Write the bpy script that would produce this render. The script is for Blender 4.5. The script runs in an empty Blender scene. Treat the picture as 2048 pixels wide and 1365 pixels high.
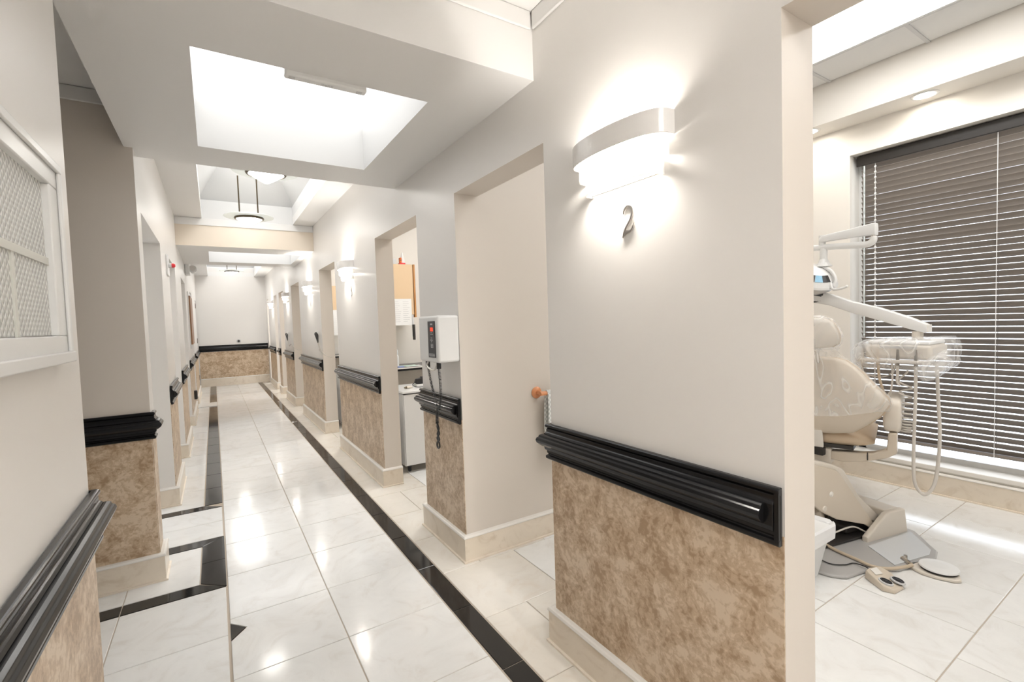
import bpy, bmesh, math, random
from mathutils import Vector, Matrix, noise
random.seed(7)
C = bpy.context.scene.collection
SC = bpy.context.scene

# ------------------------------------------------------------------ camera
cam_d = bpy.data.cameras.new('camera'); cam = bpy.data.objects.new('camera', cam_d); C.objects.link(cam)
FPX, YAW, PITCH, ROLL = 938.95, 0.56539509, 0.04399338, -0.03265988
fw = Vector((math.sin(YAW)*math.cos(PITCH), math.cos(YAW)*math.cos(PITCH), -math.sin(PITCH)))
r0 = Vector((math.cos(YAW), -math.sin(YAW), 0)); u0 = r0.cross(fw)
rr = r0*math.cos(ROLL) + u0*math.sin(ROLL); uu = rr.cross(fw)
M = Matrix((rr, uu, -fw)).transposed().to_4x4(); M.translation = (0, 0, 1.4)
cam.matrix_world = M
cam_d.sensor_width = 36; cam_d.lens = FPX/2048*36; cam_d.clip_start = 0.02; cam_d.clip_end = 200
SC.camera = cam

# ------------------------------------------------------------------ world, exposure
w = bpy.data.worlds.new('world'); SC.world = w; w.use_nodes = True
bg = w.node_tree.nodes['Background']
bg.inputs[0].default_value = (0.80, 0.89, 1.0, 1); bg.inputs[1].default_value = 2.1
SC.view_settings.view_transform = 'Standard'; SC.view_settings.look = 'None'
SC.view_settings.gamma = 1; SC.view_settings.use_curve_mapping = False
SC.view_settings.exposure = 0.95

SKY_E, PEND_E, BULB_E, TROF_E, DOWN_E = 1.2, 10.0, 215.0, 5.2, 34.0
FILL_REAR, SKY_VAULT, ROOM_E = 7.6, 2.8, 9.0

# ------------------------------------------------------------------ materials
def principled(name):
    m = bpy.data.materials.new(name); m.use_nodes = True
    return m, m.node_tree, m.node_tree.nodes['Principled BSDF']
def mat(name, col, rough=0.5, metal=0.0, coat=0.0, spec=0.5):
    m, t, b = principled(name)
    b.inputs['Base Color'].default_value = (*col, 1); b.inputs['Roughness'].default_value = rough
    b.inputs['Metallic'].default_value = metal; b.inputs['Coat Weight'].default_value = coat
    b.inputs['Specular IOR Level'].default_value = spec
    n = t.nodes.new('ShaderNodeTexNoise'); n.inputs['Scale'].default_value = 35
    bp = t.nodes.new('ShaderNodeBump'); bp.inputs['Strength'].default_value = 0.03; bp.inputs['Distance'].default_value = 0.002
    t.links.new(n.outputs['Fac'], bp.inputs['Height']); t.links.new(bp.outputs[0], b.inputs['Normal'])
    return m
def emit(name, col, s):
    m = bpy.data.materials.new(name); m.use_nodes = True; t = m.node_tree
    t.nodes.remove(t.nodes['Principled BSDF']); e = t.nodes.new('ShaderNodeEmission')
    e.inputs[0].default_value = (*col, 1); e.inputs[1].default_value = s
    t.links.new(e.outputs[0], t.nodes['Material Output'].inputs[0]); return m
def ramp(t, fac, stops):
    r = t.nodes.new('ShaderNodeValToRGB'); e = r.color_ramp.elements
    while len(e) < len(stops): e.new(0.5)
    for k, (p, c) in enumerate(stops): e[k].position = p; e[k].color = (*c, 1)
    t.links.new(fac, r.inputs[0]); return r
def coords(t, kind='Object'):
    return t.nodes.new('ShaderNodeTexCoord').outputs[kind]
def geo_pos(t):
    return t.nodes.new('ShaderNodeNewGeometry').outputs['Position']
def marble(name, base, vein, rough, warm=0.0):
    m, t, b = principled(name)
    p = geo_pos(t); oi = t.nodes.new('ShaderNodeObjectInfo')
    sc = t.nodes.new('ShaderNodeVectorMath'); sc.operation = 'SCALE'; sc.inputs['Scale'].default_value = 37.0
    cx = t.nodes.new('ShaderNodeCombineXYZ')
    for k in range(3): t.links.new(oi.outputs['Random'], cx.inputs[k])
    t.links.new(cx.outputs[0], sc.inputs[0])
    ad = t.nodes.new('ShaderNodeVectorMath'); ad.operation = 'ADD'
    t.links.new(p, ad.inputs[0]); t.links.new(sc.outputs[0], ad.inputs[1])
    n = t.nodes.new('ShaderNodeTexNoise'); n.inputs['Scale'].default_value = 5.0; n.inputs['Detail'].default_value = 8
    n.inputs['Distortion'].default_value = 1.6; n.inputs['Roughness'].default_value = 0.62
    t.links.new(ad.outputs[0], n.inputs['Vector'])
    r = ramp(t, n.outputs['Fac'], [(0.30, vein), (0.47, base), (0.62, tuple(min(1, c*1.03) for c in base)), (0.85, vein)])
    n2 = t.nodes.new('ShaderNodeTexNoise'); n2.inputs['Scale'].default_value = 1.7; n2.inputs['Detail'].default_value = 3
    t.links.new(ad.outputs[0], n2.inputs['Vector'])
    mx = t.nodes.new('ShaderNodeMix'); mx.data_type = 'RGBA'; mx.blend_type = 'MULTIPLY'; mx.inputs[0].default_value = 0.55
    r2 = ramp(t, n2.outputs['Fac'], [(0.3, (0.88-0.05*warm, 0.87-0.08*warm, 0.85-0.14*warm)), (0.7, (1, 1, 1))])
    t.links.new(r.outputs[0], mx.inputs[6]); t.links.new(r2.outputs[0], mx.inputs[7])
    t.links.new(mx.outputs[2], b.inputs['Base Color']); b.inputs['Roughness'].default_value = rough
    return m
def sponge(name, c1, c2, c3, rough):
    m, t, b = principled(name); p = geo_pos(t)
    n = t.nodes.new('ShaderNodeTexNoise'); n.inputs['Scale'].default_value = 9.0; n.inputs['Detail'].default_value = 12
    n.inputs['Roughness'].default_value = 0.74; n.inputs['Distortion'].default_value = 0.5
    t.links.new(p, n.inputs['Vector'])
    n2 = t.nodes.new('ShaderNodeTexNoise'); n2.inputs['Scale'].default_value = 48.0; n2.inputs['Detail'].default_value = 8
    n2.inputs['Distortion'].default_value = 0.7
    t.links.new(p, n2.inputs['Vector'])
    ma = t.nodes.new('ShaderNodeMath'); ma.operation = 'MULTIPLY_ADD'; ma.inputs[1].default_value = 0.45
    sb = t.nodes.new('ShaderNodeMath'); sb.operation = 'SUBTRACT'; sb.inputs[1].default_value = 0.225
    t.links.new(n2.outputs['Fac'], ma.inputs[0]); t.links.new(n.outputs['Fac'], sb.inputs[0]); t.links.new(sb.outputs[0], ma.inputs[2])
    r = ramp(t, ma.outputs[0], [(0.40, c1), (0.485, c2), (0.515, c2), (0.59, c3)])
    t.links.new(r.outputs[0], b.inputs['Base Color']); b.inputs['Roughness'].default_value = rough
    bp = t.nodes.new('ShaderNodeBump'); bp.inputs['Strength'].default_value = 0.15; bp.inputs['Distance'].default_value = 0.002
    t.links.new(n2.outputs['Fac'], bp.inputs['Height']); t.links.new(bp.outputs[0], b.inputs['Normal'])
    return m
def film(name, alpha, col=(1, 1, 1), rough=0.12):
    m, t, b = principled(name)
    b.inputs['Base Color'].default_value = (*col, 1); b.inputs['Roughness'].default_value = rough
    b.inputs['Specular IOR Level'].default_value = 0.9
    mp = t.nodes.new('ShaderNodeMapping'); mp.inputs['Rotation'].default_value = (0.6, 0.3, 0.5); mp.inputs['Scale'].default_value = (1, 1, 0.5)
    t.links.new(coords(t), mp.inputs[0])
    n = t.nodes.new('ShaderNodeTexNoise'); n.inputs['Scale'].default_value = 9; n.inputs['Detail'].default_value = 2
    n.inputs['Distortion'].default_value = 0.5; n.inputs['Roughness'].default_value = 0.4
    bp = t.nodes.new('ShaderNodeBump'); bp.inputs['Strength'].default_value = 0.8; bp.inputs['Distance'].default_value = 0.03
    t.links.new(mp.outputs[0], n.inputs['Vector']); t.links.new(n.outputs['Fac'], bp.inputs['Height']); t.links.new(bp.outputs[0], b.inputs['Normal'])
    a, c = alpha, min(1, alpha*2.6)
    r = ramp(t, n.outputs['Fac'], [(0.35, (a*.7,)*3), (0.5, (a*1.2,)*3), (0.525, (a*2.2,)*3), (0.55, (a,)*3), (0.7, (a*1.6,)*3)])
    t.links.new(r.outputs[0], b.inputs['Alpha'])
    return m
def pane(name, tint=(1, 1, 1)):
    m = bpy.data.materials.new(name); m.use_nodes = True; t = m.node_tree
    t.nodes.remove(t.nodes['Principled BSDF'])
    a = t.nodes.new('ShaderNodeBsdfTransparent'); a.inputs[0].default_value = (*tint, 1)
    g = t.nodes.new('ShaderNodeBsdfGlossy'); g.inputs['Roughness'].default_value = 0.02
    f = t.nodes.new('ShaderNodeFresnel'); mx = t.nodes.new('ShaderNodeMixShader')
    t.links.new(f.outputs[0], mx.inputs[0]); t.links.new(a.outputs[0], mx.inputs[1]); t.links.new(g.outputs[0], mx.inputs[2])
    t.links.new(mx.outputs[0], t.nodes['Material Output'].inputs[0]); return m
def translucent(name, col, k, rough=0.3):
    m, t, b = principled(name); b.inputs['Base Color'].default_value = (*col, 1); b.inputs['Roughness'].default_value = rough
    tr = t.nodes.new('ShaderNodeBsdfTranslucent'); tr.inputs[0].default_value = (*col, 1)
    mx = t.nodes.new('ShaderNodeMixShader'); mx.inputs[0].default_value = k
    t.links.new(b.outputs[0], mx.inputs[1]); t.links.new(tr.outputs[0], mx.inputs[2])
    t.links.new(mx.outputs[0], t.nodes['Material Output'].inputs[0]); return m

m_wall = mat('corridor wall paint', (0.80, 0.775, 0.745), 0.34)
m_room = mat('room wall paint', (0.80, 0.77, 0.72), 0.5)
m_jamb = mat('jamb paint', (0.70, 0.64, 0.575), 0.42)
m_cream = mat('cream beam paint', (0.80, 0.71, 0.60), 0.45)
m_ceil = mat('ceiling paint', (0.80, 0.79, 0.775), 0.40)
m_shaft = mat('shaft paint', (0.74, 0.74, 0.735), 0.5)
m_ctile = mat('acoustic tile', (0.78, 0.78, 0.77), 0.9)
m_grid = mat('ceiling grid metal', (0.62, 0.62, 0.62), 0.5)
m_rail = mat('black gloss enamel', (0.008, 0.008, 0.009), 0.20, spec=0.35)
m_stone = marble('baseboard travertine', (0.82, 0.735, 0.625), (0.70, 0.60, 0.48), 0.28, 0.6)
m_cap = mat('baseboard cap', (0.82, 0.79, 0.74), 0.35)
m_tile = marble('white polished marble', (0.85, 0.85, 0.84), (0.78, 0.765, 0.74), 0.11)
m_tile2 = marble('beige polished travertine', (0.80, 0.765, 0.71), (0.75, 0.69, 0.615), 0.13, 0.6)
m_blk = marble('black polished granite', (0.014, 0.013, 0.013), (0.022, 0.020, 0.018), 0.08)
m_grout = mat('grout', (0.52, 0.45, 0.37), 0.9)
m_wains = sponge('sponged faux stone', (0.39, 0.27, 0.165), (0.54, 0.405, 0.275), (0.68, 0.55, 0.41), 0.36)
m_sky = emit('skylight diffuser', (1.0, 0.99, 0.97), SKY_E)
m_fill = emit('added rear fill diffuser', (1.0, 0.99, 0.97), FILL_REAR)
m_sky3 = emit('roof light diffuser', (1.0, 0.99, 0.97), SKY_VAULT)
m_trof2 = emit('room panel diffuser', (1.0, 0.98, 0.95), ROOM_E)
m_trof = emit('troffer diffuser', (1.0, 0.98, 0.95), TROF_E)
m_downl = emit('downlight lamp', (1.0, 0.93, 0.82), DOWN_E)
m_bulb = emit('sconce lamp', (1.0, 0.95, 0.88), BULB_E)
m_bowl = emit('pendant bowl', (1.0, 0.96, 0.90), PEND_E)
m_led = emit('red display', (0.85, 0.06, 0.03), 1.0)
m_white = mat('white plastic', (0.80, 0.80, 0.79), 0.3)
m_gloss = mat('white glazed ceramic', (0.88, 0.86, 0.84), 0.22, coat=0.3)
m_tier = translucent('thin white ceramic', (0.90, 0.89, 0.87), 0.35)
m_disc = translucent('frosted glass disc', (0.88, 0.9, 0.88), 0.4, 0.2)
m_bronze = mat('dark bronze', (0.10, 0.075, 0.045), 0.35, 0.7)
m_chrome = mat('brushed nickel', (0.72, 0.69, 0.65), 0.28, 1.0)
m_beige = mat('beige moulded plastic', (0.64, 0.56, 0.46), 0.35)
m_vinyl = mat('tan upholstery', (0.62, 0.49, 0.35), 0.38)
m_beige2 = mat('light beige enamel', (0.72, 0.66, 0.58), 0.3)
m_dark = mat('dark mechanism', (0.03, 0.027, 0.025), 0.5)
m_grey = mat('grey metal plate', (0.45, 0.44, 0.43), 0.3)
m_slat = mat('grey brown blind slat', (0.25, 0.22, 0.195), 0.38)
m_val = mat('dark valance', (0.022, 0.018, 0.015), 0.4)
m_cord = mat('white cord', (0.80, 0.80, 0.80), 0.6)
m_wood = mat('maple laminate', (0.70, 0.52, 0.33), 0.4)
m_wood2 = mat('orange wood edge', (0.50, 0.24, 0.08), 0.5)
m_peg = mat('varnished pine', (0.72, 0.30, 0.13), 0.35)
m_black = mat('black plastic', (0.02, 0.02, 0.022), 0.35)
m_glassp = pane('window glass')
m_film = film('clear plastic film', 0.20)
m_film2 = film('thin plastic bag', 0.26)
m_paper = mat('paper', (0.82, 0.82, 0.81), 0.8)
m_ink = mat('grey print', (0.55, 0.55, 0.56), 0.8)
m_red = mat('red plastic', (0.75, 0.04, 0.05), 0.35)
m_orange = mat('orange label', (0.80, 0.18, 0.03), 0.4)
m_hose = mat('beige hose', (0.58, 0.48, 0.36), 0.45)
m_hosec = mat('pale tubing', (0.66, 0.62, 0.57), 0.3)
m_frame = mat('picture wood', (0.30, 0.15, 0.07), 0.4)

# checked cloth
m_cloth, _t, _b = principled('checked towel')
_k = _t.nodes.new('ShaderNodeTexChecker'); _k.inputs['Scale'].default_value = 70
_k.inputs[1].default_value = (0.92, 0.93, 0.91, 1); _k.inputs[2].default_value = (0.66, 0.69, 0.68, 1)
_t.links.new(coords(_t), _k.inputs[0]); _t.links.new(_k.outputs[0], _b.inputs['Base Color']); _b.inputs['Roughness'].default_value = 0.95
# diamond glass of the small window
m_dia, _t, _b = principled('diamond patterned glass')
_p = geo_pos(_t); _s = _t.nodes.new('ShaderNodeSeparateXYZ'); _t.links.new(_p, _s.inputs[0])
def _mn(op, a, b=None):
    n = _t.nodes.new('ShaderNodeMath'); n.operation = op
    for k, v in enumerate((a, b)):
        if v is None: continue
        if isinstance(v, (int, float)): n.inputs[k].default_value = v
        else: _t.links.new(v, n.inputs[k])
    return n.outputs[0]
_a = _mn('ABSOLUTE', _mn('SINE', _mn('MULTIPLY', _mn('ADD', _s.outputs[1], _s.outputs[2]), 150)))
_c = _mn('ABSOLUTE', _mn('SINE', _mn('MULTIPLY', _mn('SUBTRACT', _s.outputs[1], _s.outputs[2]), 150)))
_h = _mn('MULTIPLY', _a, _c)
_bp = _t.nodes.new('ShaderNodeBump'); _bp.inputs['Strength'].default_value = 1.0; _bp.inputs['Distance'].default_value = 0.004
_t.links.new(_h, _bp.inputs['Height']); _t.links.new(_bp.outputs[0], _b.inputs['Normal'])
_b.inputs['Base Color'].default_value = (0.72, 0.72, 0.69, 1); _b.inputs['Roughness'].default_value = 0.15

# ------------------------------------------------------------------ mesh helpers
def new_obj(name, bm, material, parent=None, smooth=False, bevel=0.0, seg=2):
    me = bpy.data.meshes.new(name)
    if parent is not None:
        loc = parent_loc(parent)
        bmesh.ops.translate(bm, verts=bm.verts, vec=-loc)
    bmesh.ops.recalc_face_normals(bm, faces=bm.faces)
    bm.to_mesh(me); bm.free()
    for m in (material if isinstance(material, (list, tuple)) else [material]): me.materials.append(m)
    if smooth: me.shade_smooth()
    o = bpy.data.objects.new(name, me); C.objects.link(o)
    if parent is not None: o.parent = parent
    if bevel:
        b = o.modifiers.new('bevel', 'BEVEL'); b.width = bevel; b.segments = seg; b.limit_method = 'ANGLE'; b.harden_normals = False
        if seg > 1: me.shade_smooth(); 
        b.angle_limit = math.radians(35)
        if seg > 1:
            me.set_sharp_from_angle(angle=math.radians(60)) if hasattr(me, 'set_sharp_from_angle') else None
    return o
def parent_loc(p):
    v = Vector((0, 0, 0))
    while p is not None: v = v + p.location; p = p.parent
    return v
def empty(name, loc, label=None, cat=None, group=None):
    o = bpy.data.objects.new(name, None); C.objects.link(o); o.location = loc; o.empty_display_size = 0.1
    if label: o['label'] = label
    if cat: o['category'] = cat
    if group: o['group'] = group
    return o
def tag(o, label, cat, group=None):
    o['label'] = label; o['category'] = cat
    if group: o['group'] = group
    return o
def struct(o): o['kind'] = 'structure'; return o
def BM(): return bmesh.new()
def box(bm, x0, x1, y0, y1, z0, z1, mi=0):
    v = [bm.verts.new((x, y, z)) for z in (z0, z1) for x, y in ((x0, y0), (x1, y0), (x1, y1), (x0, y1))]
    for f in ((0, 3, 2, 1), (4, 5, 6, 7), (0, 1, 5, 4), (1, 2, 6, 5), (2, 3, 7, 6), (3, 0, 4, 7)):
        fc = bm.faces.new([v[i] for i in f]); fc.material_index = mi
    return bm
def prism(bm, pts, vec, mi=0):
    """pts: list of 3D points (planar polygon), extruded by vec"""
    vec = Vector(vec); a = [bm.verts.new(p) for p in pts]; b = [bm.verts.new(Vector(p)+vec) for p in pts]
    n = len(a)
    f = bm.faces.new(a); f.material_index = mi; f = bm.faces.new(b[::-1]); f.material_index = mi
    for i in range(n):
        f = bm.faces.new((a[i], b[i], b[(i+1) % n], a[(i+1) % n])); f.material_index = mi
    return bm
def tube(bm, pts, r, n=8, cap=True):
    pts = [Vector(p) for p in pts]; rings = []
    up = None
    for i, p in enumerate(pts):
        d = (pts[min(i+1, len(pts)-1)]-pts[max(i-1, 0)]).normalized()
        if up is None:
            up = Vector((0, 0, 1)) if abs(d.z) < 0.9 else Vector((1, 0, 0))
        s = d.cross(up).normalized(); up = s.cross(d).normalized()
        ri = r[i] if isinstance(r, (list, tuple)) else r
        rings.append([bm.verts.new(p+(s*math.cos(2*math.pi*k/n)+up*math.sin(2*math.pi*k/n))*ri) for k in range(n)])
    for a, b in zip(rings, rings[1:]):
        for k in range(n): bm.faces.new((a[k], a[(k+1) % n], b[(k+1) % n], b[k]))
    if cap: bm.faces.new(rings[0][::-1]); bm.faces.new(rings[-1])
    return bm
def lathe(bm, prof, c, n=24, mat4=None):
    """prof: (r,z) about z axis at c"""
    rings = []
    for r, z in prof:
        if r < 1e-6: rings.append([bm.verts.new((0, 0, z))])
        else: rings.append([bm.verts.new((r*math.cos(2*math.pi*k/n), r*math.sin(2*math.pi*k/n), z)) for k in range(n)])
    for a, b in zip(rings, rings[1:]):
        for k in range(n):
            k2 = (k+1) % n
            if len(a) == 1 and len(b) == 1: continue
            if len(a) == 1: bm.faces.new((a[0], b[k], b[k2]))
            elif len(b) == 1: bm.faces.new((a[k], a[k2], b[0]))
            else: bm.faces.new((a[k], a[k2], b[k2], b[k]))
    vs = [v for r in rings for v in r]
    if mat4 is not None: bmesh.ops.transform(bm, matrix=mat4, verts=vs)
    bmesh.ops.translate(bm, verts=vs, vec=Vector(c))
    return bm
def loft(bm, rings, cap=True):
    R = [[bm.verts.new(p) for p in r] for r in rings]; n = len(R[0])
    for a, b in zip(R, R[1:]):
        for k in range(n): bm.faces.new((a[k], a[(k+1) % n], b[(k+1) % n], b[k]))
    if cap: bm.faces.new(R[0][::-1]); bm.faces.new(R[-1])
    return bm
def copy_tree(o, loc, parent=None):
    c = o.copy(); C.objects.link(c)
    if parent is None: c.location = loc
    else: c.parent = parent
    for ch in list(o.children): copy_tree(ch, None, c)
    return c
def smooth_path(pts, n=8):
    """Catmull-Rom"""
    P = [Vector(p) for p in pts]; P = [P[0]*2-P[1]]+P+[P[-1]*2-P[-2]]; out = []
    for i in range(1, len(P)-2):
        for k in range(n):
            t = k/n
            out.append(0.5*((2*P[i])+(-P[i-1]+P[i+1])*t+(2*P[i-1]-5*P[i]+4*P[i+1]-P[i+2])*t*t+(-P[i-1]+3*P[i]-3*P[i+1]+P[i+2])*t**3))
    out.append(P[-2]); return out

# ================================================================== FLOOR
XL, XR, TH = -0.32, 1.19, 0.15
fl = box(BM(), -2.2, 4.9, -2.0, 14.1, -0.12, -0.004)
floor = struct(new_obj('floor', fl, m_grout))
tile_cache = {}
def tile(x0, x1, y0, y1, name='floor_tile', m=None, g=0.0022, top=0.0, rz=None):
    w_, d_ = round(x1-x0-2*g, 4), round(y1-y0-2*g, 4)
    if w_ <= 0.004 or d_ <= 0.004: return
    m = m or m_tile; key = (w_, d_, m.name, top)
    if key not in tile_cache:
        bm = BM(); c = 0.0018
        lo = [bm.verts.new((sx*w_/2, sy*d_/2, -0.012)) for sx, sy in ((-1, -1), (1, -1), (1, 1), (-1, 1))]
        md = [bm.verts.new((sx*w_/2, sy*d_/2, top-c)) for sx, sy in ((-1, -1), (1, -1), (1, 1), (-1, 1))]
        hi = [bm.verts.new((sx*(w_/2-c), sy*(d_/2-c), top)) for sx, sy in ((-1, -1), (1, -1), (1, 1), (-1, 1))]
        bm.faces.new(hi)
        for a, b in ((lo, md), (md, hi)):
            for k in range(4): bm.faces.new((a[k], a[(k+1) % 4], b[(k+1) % 4], b[k]))
        me = bpy.data.meshes.new(name); bmesh.ops.recalc_face_normals(bm, faces=bm.faces); bm.to_mesh(me); bm.free(); me.materials.append(m)
        tile_cache[key] = me
    o = bpy.data.objects.new(name, tile_cache[key]); C.objects.link(o); o.parent = floor
    o.location = ((x0+x1)/2, (y0+y1)/2, 0)
    return o
def tile_poly(pts, name, m, g=0.0):
    bm = BM(); prism(bm, [(x, y, -0.012) for x, y in pts], (0, 0, 0.012)); o = new_obj(name, bm, m, floor, bevel=0.0012, seg=1); return o

PY = 0.4665
# two columns of white slabs between the black borders
tri_row = 2.618-PY
for k in range(-5, 25):
    y0 = 2.152+PY*k; y1 = min(y0+PY, 13.78)
    for (a, b) in ((-0.005, 0.4435), (0.4435, 0.905)):
        if k == 0 and a < 0:
            tile_poly([(-0.003, y0+.002), (0.4415, y0+.002), (0.4415, y1-.002), (-0.003, y1-.002), (-0.003, 2.583), (0.064, 2.507), (-0.003, 2.430)], 'floor_tile', m_tile)
            continue
        tile(a, b, y0, y1)
tile_poly([(-0.003, 2.577), (0.0575, 2.507), (-0.003, 2.436)], 'triangle_inlay', m_blk)
# black border strips
for k in range(-6, 27):
    y0 = 1.584+0.4615*k; tile(0.909, 1.011, y0, min(y0+0.4615, 13.78), 'border_tile', m_blk)
def left_strip(y0, y1):
    tile(-0.130, -0.0075, y0, y1, 'border_tile', m_blk)
y = 4.45
while y < 13.7:
    y2 = min(y+0.46, 13.78)
    if y < 10.17 < y2: y2 = 10.17
    if 10.17 <= y < 10.68: y = 10.69; continue
    left_strip(y, y2); y = y2
tile(-0.33, -0.0075, 10.17, 10.69, 'threshold_slab', m_tile, top=0.012)
# returns of the black border round the pier on the left (mitred)
g = 0.0022
tile_poly([(-0.010, 4.351+g), (-0.130, 4.448-g), (-0.46, 4.448-g), (-0.46, 4.351+g)], 'border_tile', m_blk)
tile_poly([(-0.010, 3.722-g), (-0.130, 3.615+g), (-0.46, 3.615+g), (-0.46, 3.722-g)], 'border_tile', m_blk)
tile_poly([(-0.010, 3.716), (-0.010, 3.346+g), (-0.130, 3.346+g), (-0.130, 3.611)], 'border_tile', m_blk)
tile_poly([(-0.010, 3.346-g), (-0.010, 2.980), (-0.130, 3.088), (-0.130, 3.346-g)], 'border_tile', m_blk)
tile_poly([(-0.012, 2.975+g), (-0.135, 3.080-g), (-0.465+g, 3.080-g), (-0.465+g, 2.975+g)], 'border_tile', m_blk)
tile(-0.93, -0.465, 2.975, 3.080, 'border_tile', m_blk)
tile(-1.40, -0.93, 2.975, 3.080, 'border_tile', m_blk)
# slabs left of the border
for (a, b) in ((-0.465, -0.012), (-0.93, -0.465), (-1.40, -0.93), (-1.87, -1.40)):
    for (c0, c1) in ((2.49, 2.972), (2.02, 2.49), (1.55, 2.02), (1.08, 1.55)):
        tile(a, b, c0, c1)
tile(-0.465, -0.134, 3.083, 3.611); tile(-0.93, -0.465, 3.083, 3.35); tile(-1.4, -0.93, 3.083, 3.35)
tile(-0.465, -0.012, 3.726, 4.03); tile(-0.465, -0.012, 4.03, 4.347)
yy = [4.452, 4.92, 5.38, 5.85, 6.31, 6.78, 7.24, 7.71, 8.17, 8.64, 9.11, 9.57, 10.165]
for a, b in zip(yy, yy[1:]): tile(-0.465, -0.134, a, b)
for a, b in zip([10.695, 11.2, 11.7, 12.2, 12.7, 13.2, 13.7], [11.2, 11.7, 12.2, 12.7, 13.2, 13.7, 13.8]): tile(-0.465, -0.134, a, b)
# running-bond slabs right of the border, on into the treatment rooms
rows = [(-1.26, -0.79), (-0.79, -0.325), (-0.325, 0.14), (0.14, 0.605), (0.605, 1.065), (1.065, 1.44), (1.44, 1.911), (1.911, 2.388)]
y = 2.388
while y < 13.5: rows.append((y, y+0.4675)); y += 0.4675
for ri, (a, b) in enumerate(rows):
    odd = ri % 2 == 0
    xmax = 4.5 if b < 2.6 else (3.2 if b < 5.4 else (2.2 if b < 8.4 else 1.5))
    if b < 1.43: xs = [1.0135, 1.285] if odd else [1.0135, 1.50]
    else: xs = [1.0135, 1.247] if odd else [1.0135, 1.476]
    if b < 1.43: nx = 2.215-0.465 if odd else 2.43-0.465
    else: nx = xs[-1]+0.465
    xs = xs+[nx]
    while xs[-1]+0.465 < xmax: xs.append(xs[-1]+0.465)
    xs.append(max(xmax, xs[-1]+0.02))
    if ri < 1 and b < -1: xs = xs
    for q, (p0, p1) in enumerate(zip(xs, xs[1:])):
        near = q == 0 or (q == 1 and p0 < 1.3)
        tile(p0, p1, a, b, m=m_tile2 if near else m_tile)

# ================================================================== WALLS
HEAD = 2.13
OPEN = [(-0.35, 0.62), (1.585, 2.44), (3.03, 3.99), (5.56, 6.48), (8.2, 9.1), (10.25, 10.95), (11.35, 11.9), (13.2, 13.5)]
PIER = [(-2.0, -0.35), (0.62, 1.585), (2.44, 3.03), (3.99, 5.56), (6.48, 8.2), (9.1, 10.25), (10.95, 11.35), (11.9, 13.2), (13.5, 13.82)]
wr = BM()
for i, (a, b) in enumerate(PIER): box(wr, XR, XR+TH, a, b, 0, HEAD)
box(wr, XR, XR+TH, -2.0, 13.82, HEAD, 3.3)
for f in wr.faces:
    pass
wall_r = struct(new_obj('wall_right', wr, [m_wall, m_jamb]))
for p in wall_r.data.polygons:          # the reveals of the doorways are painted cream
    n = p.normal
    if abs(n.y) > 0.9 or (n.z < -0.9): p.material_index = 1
# left wall with doorways
LP = [(-2.0, 1.75), (3.28, 3.46), (4.62, 5.42), (6.30, 7.40), (8.35, 10.0), (10.70, 12.75)]
wl = BM()
for a, b in LP: box(wl, XL-TH, XL, a, b, 0, 2.095)
box(wl, XL-TH, XL, -2.0, 1.75, 2.095, 3.0); box(wl, XL-TH, XL, 3.28, 13.82, 2.095, 3.0)
box(wl, -2.1, XL-TH, 3.28, 3.43, 0, 2.9)               # face looking down the side passage
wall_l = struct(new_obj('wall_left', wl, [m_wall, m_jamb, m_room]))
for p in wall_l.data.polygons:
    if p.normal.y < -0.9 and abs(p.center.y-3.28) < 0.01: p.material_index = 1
# recesses behind the left doorways, with closed white doors
wb = BM()
box(wb, -0.62, -0.58, 3.46, 4.62, 0, 2.75); box(wb, -0.62, -0.58, 5.42, 13.82, 0, 2.75)
box(wb, -2.1, -2.05, 1.0, 3.28, 0, 2.9); box(wb, -2.1, XL-TH, 0.9, 1.0, 0, 2.9)
struct(new_obj('wall_left_recess', wb, m_room))
struct(new_obj('wall_end', box(BM(), -0.8, 1.5, 13.82, 13.95, 0, 3.1), m_wall))
struct(new_obj('wall_behind_bounce', box(BM(), -0.8, 1.5, -2.12, -2.0, 0, 3.1), m_wall))  # unseen wall added to close the open hall and bounce light
# room shells
struct(new_obj('wall_partition', box(BM(), XR+TH, 4.5, 2.44, 2.56, 0, 3.3), m_jamb))
rs = BM()
box(rs, XR+TH, 3.4, 5.32, 5.44, 0, 3.1); box(rs, XR+TH, 3.4, 8.25, 8.37, 0, 3.1); box(rs, XR+TH, 3.4, 10.98, 11.1, 0, 3.1)
box(rs, 3.4, 3.5, 2.56, 13.9, 0, 3.1)
struct(new_obj('wall_rooms', rs, m_room))
struct(new_obj('wall_room_back', box(BM(), XR+TH, 4.7, -1.4, -1.28, 0, 3.3), m_room))
ww = BM()                                              # window wall x=4.5..4.7, opening y -0.40..1.80 z 0.21..2.66
WY0, WY1, WZ0, WZ1 = -0.45, 1.80, 0.20, 2.665
box(ww, 4.5, 4.72, WY1, 2.56, 0, 3.3); box(ww, 4.5, 4.72, -1.28, WY0, 0, 3.3)
box(ww, 4.5, 4.72, WY0, WY1, WZ1, 3.3); box(ww, 4.5, 4.72, WY0, WY1, 0, WZ0)
struct(new_obj('wall_window', ww, m_room))

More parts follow.
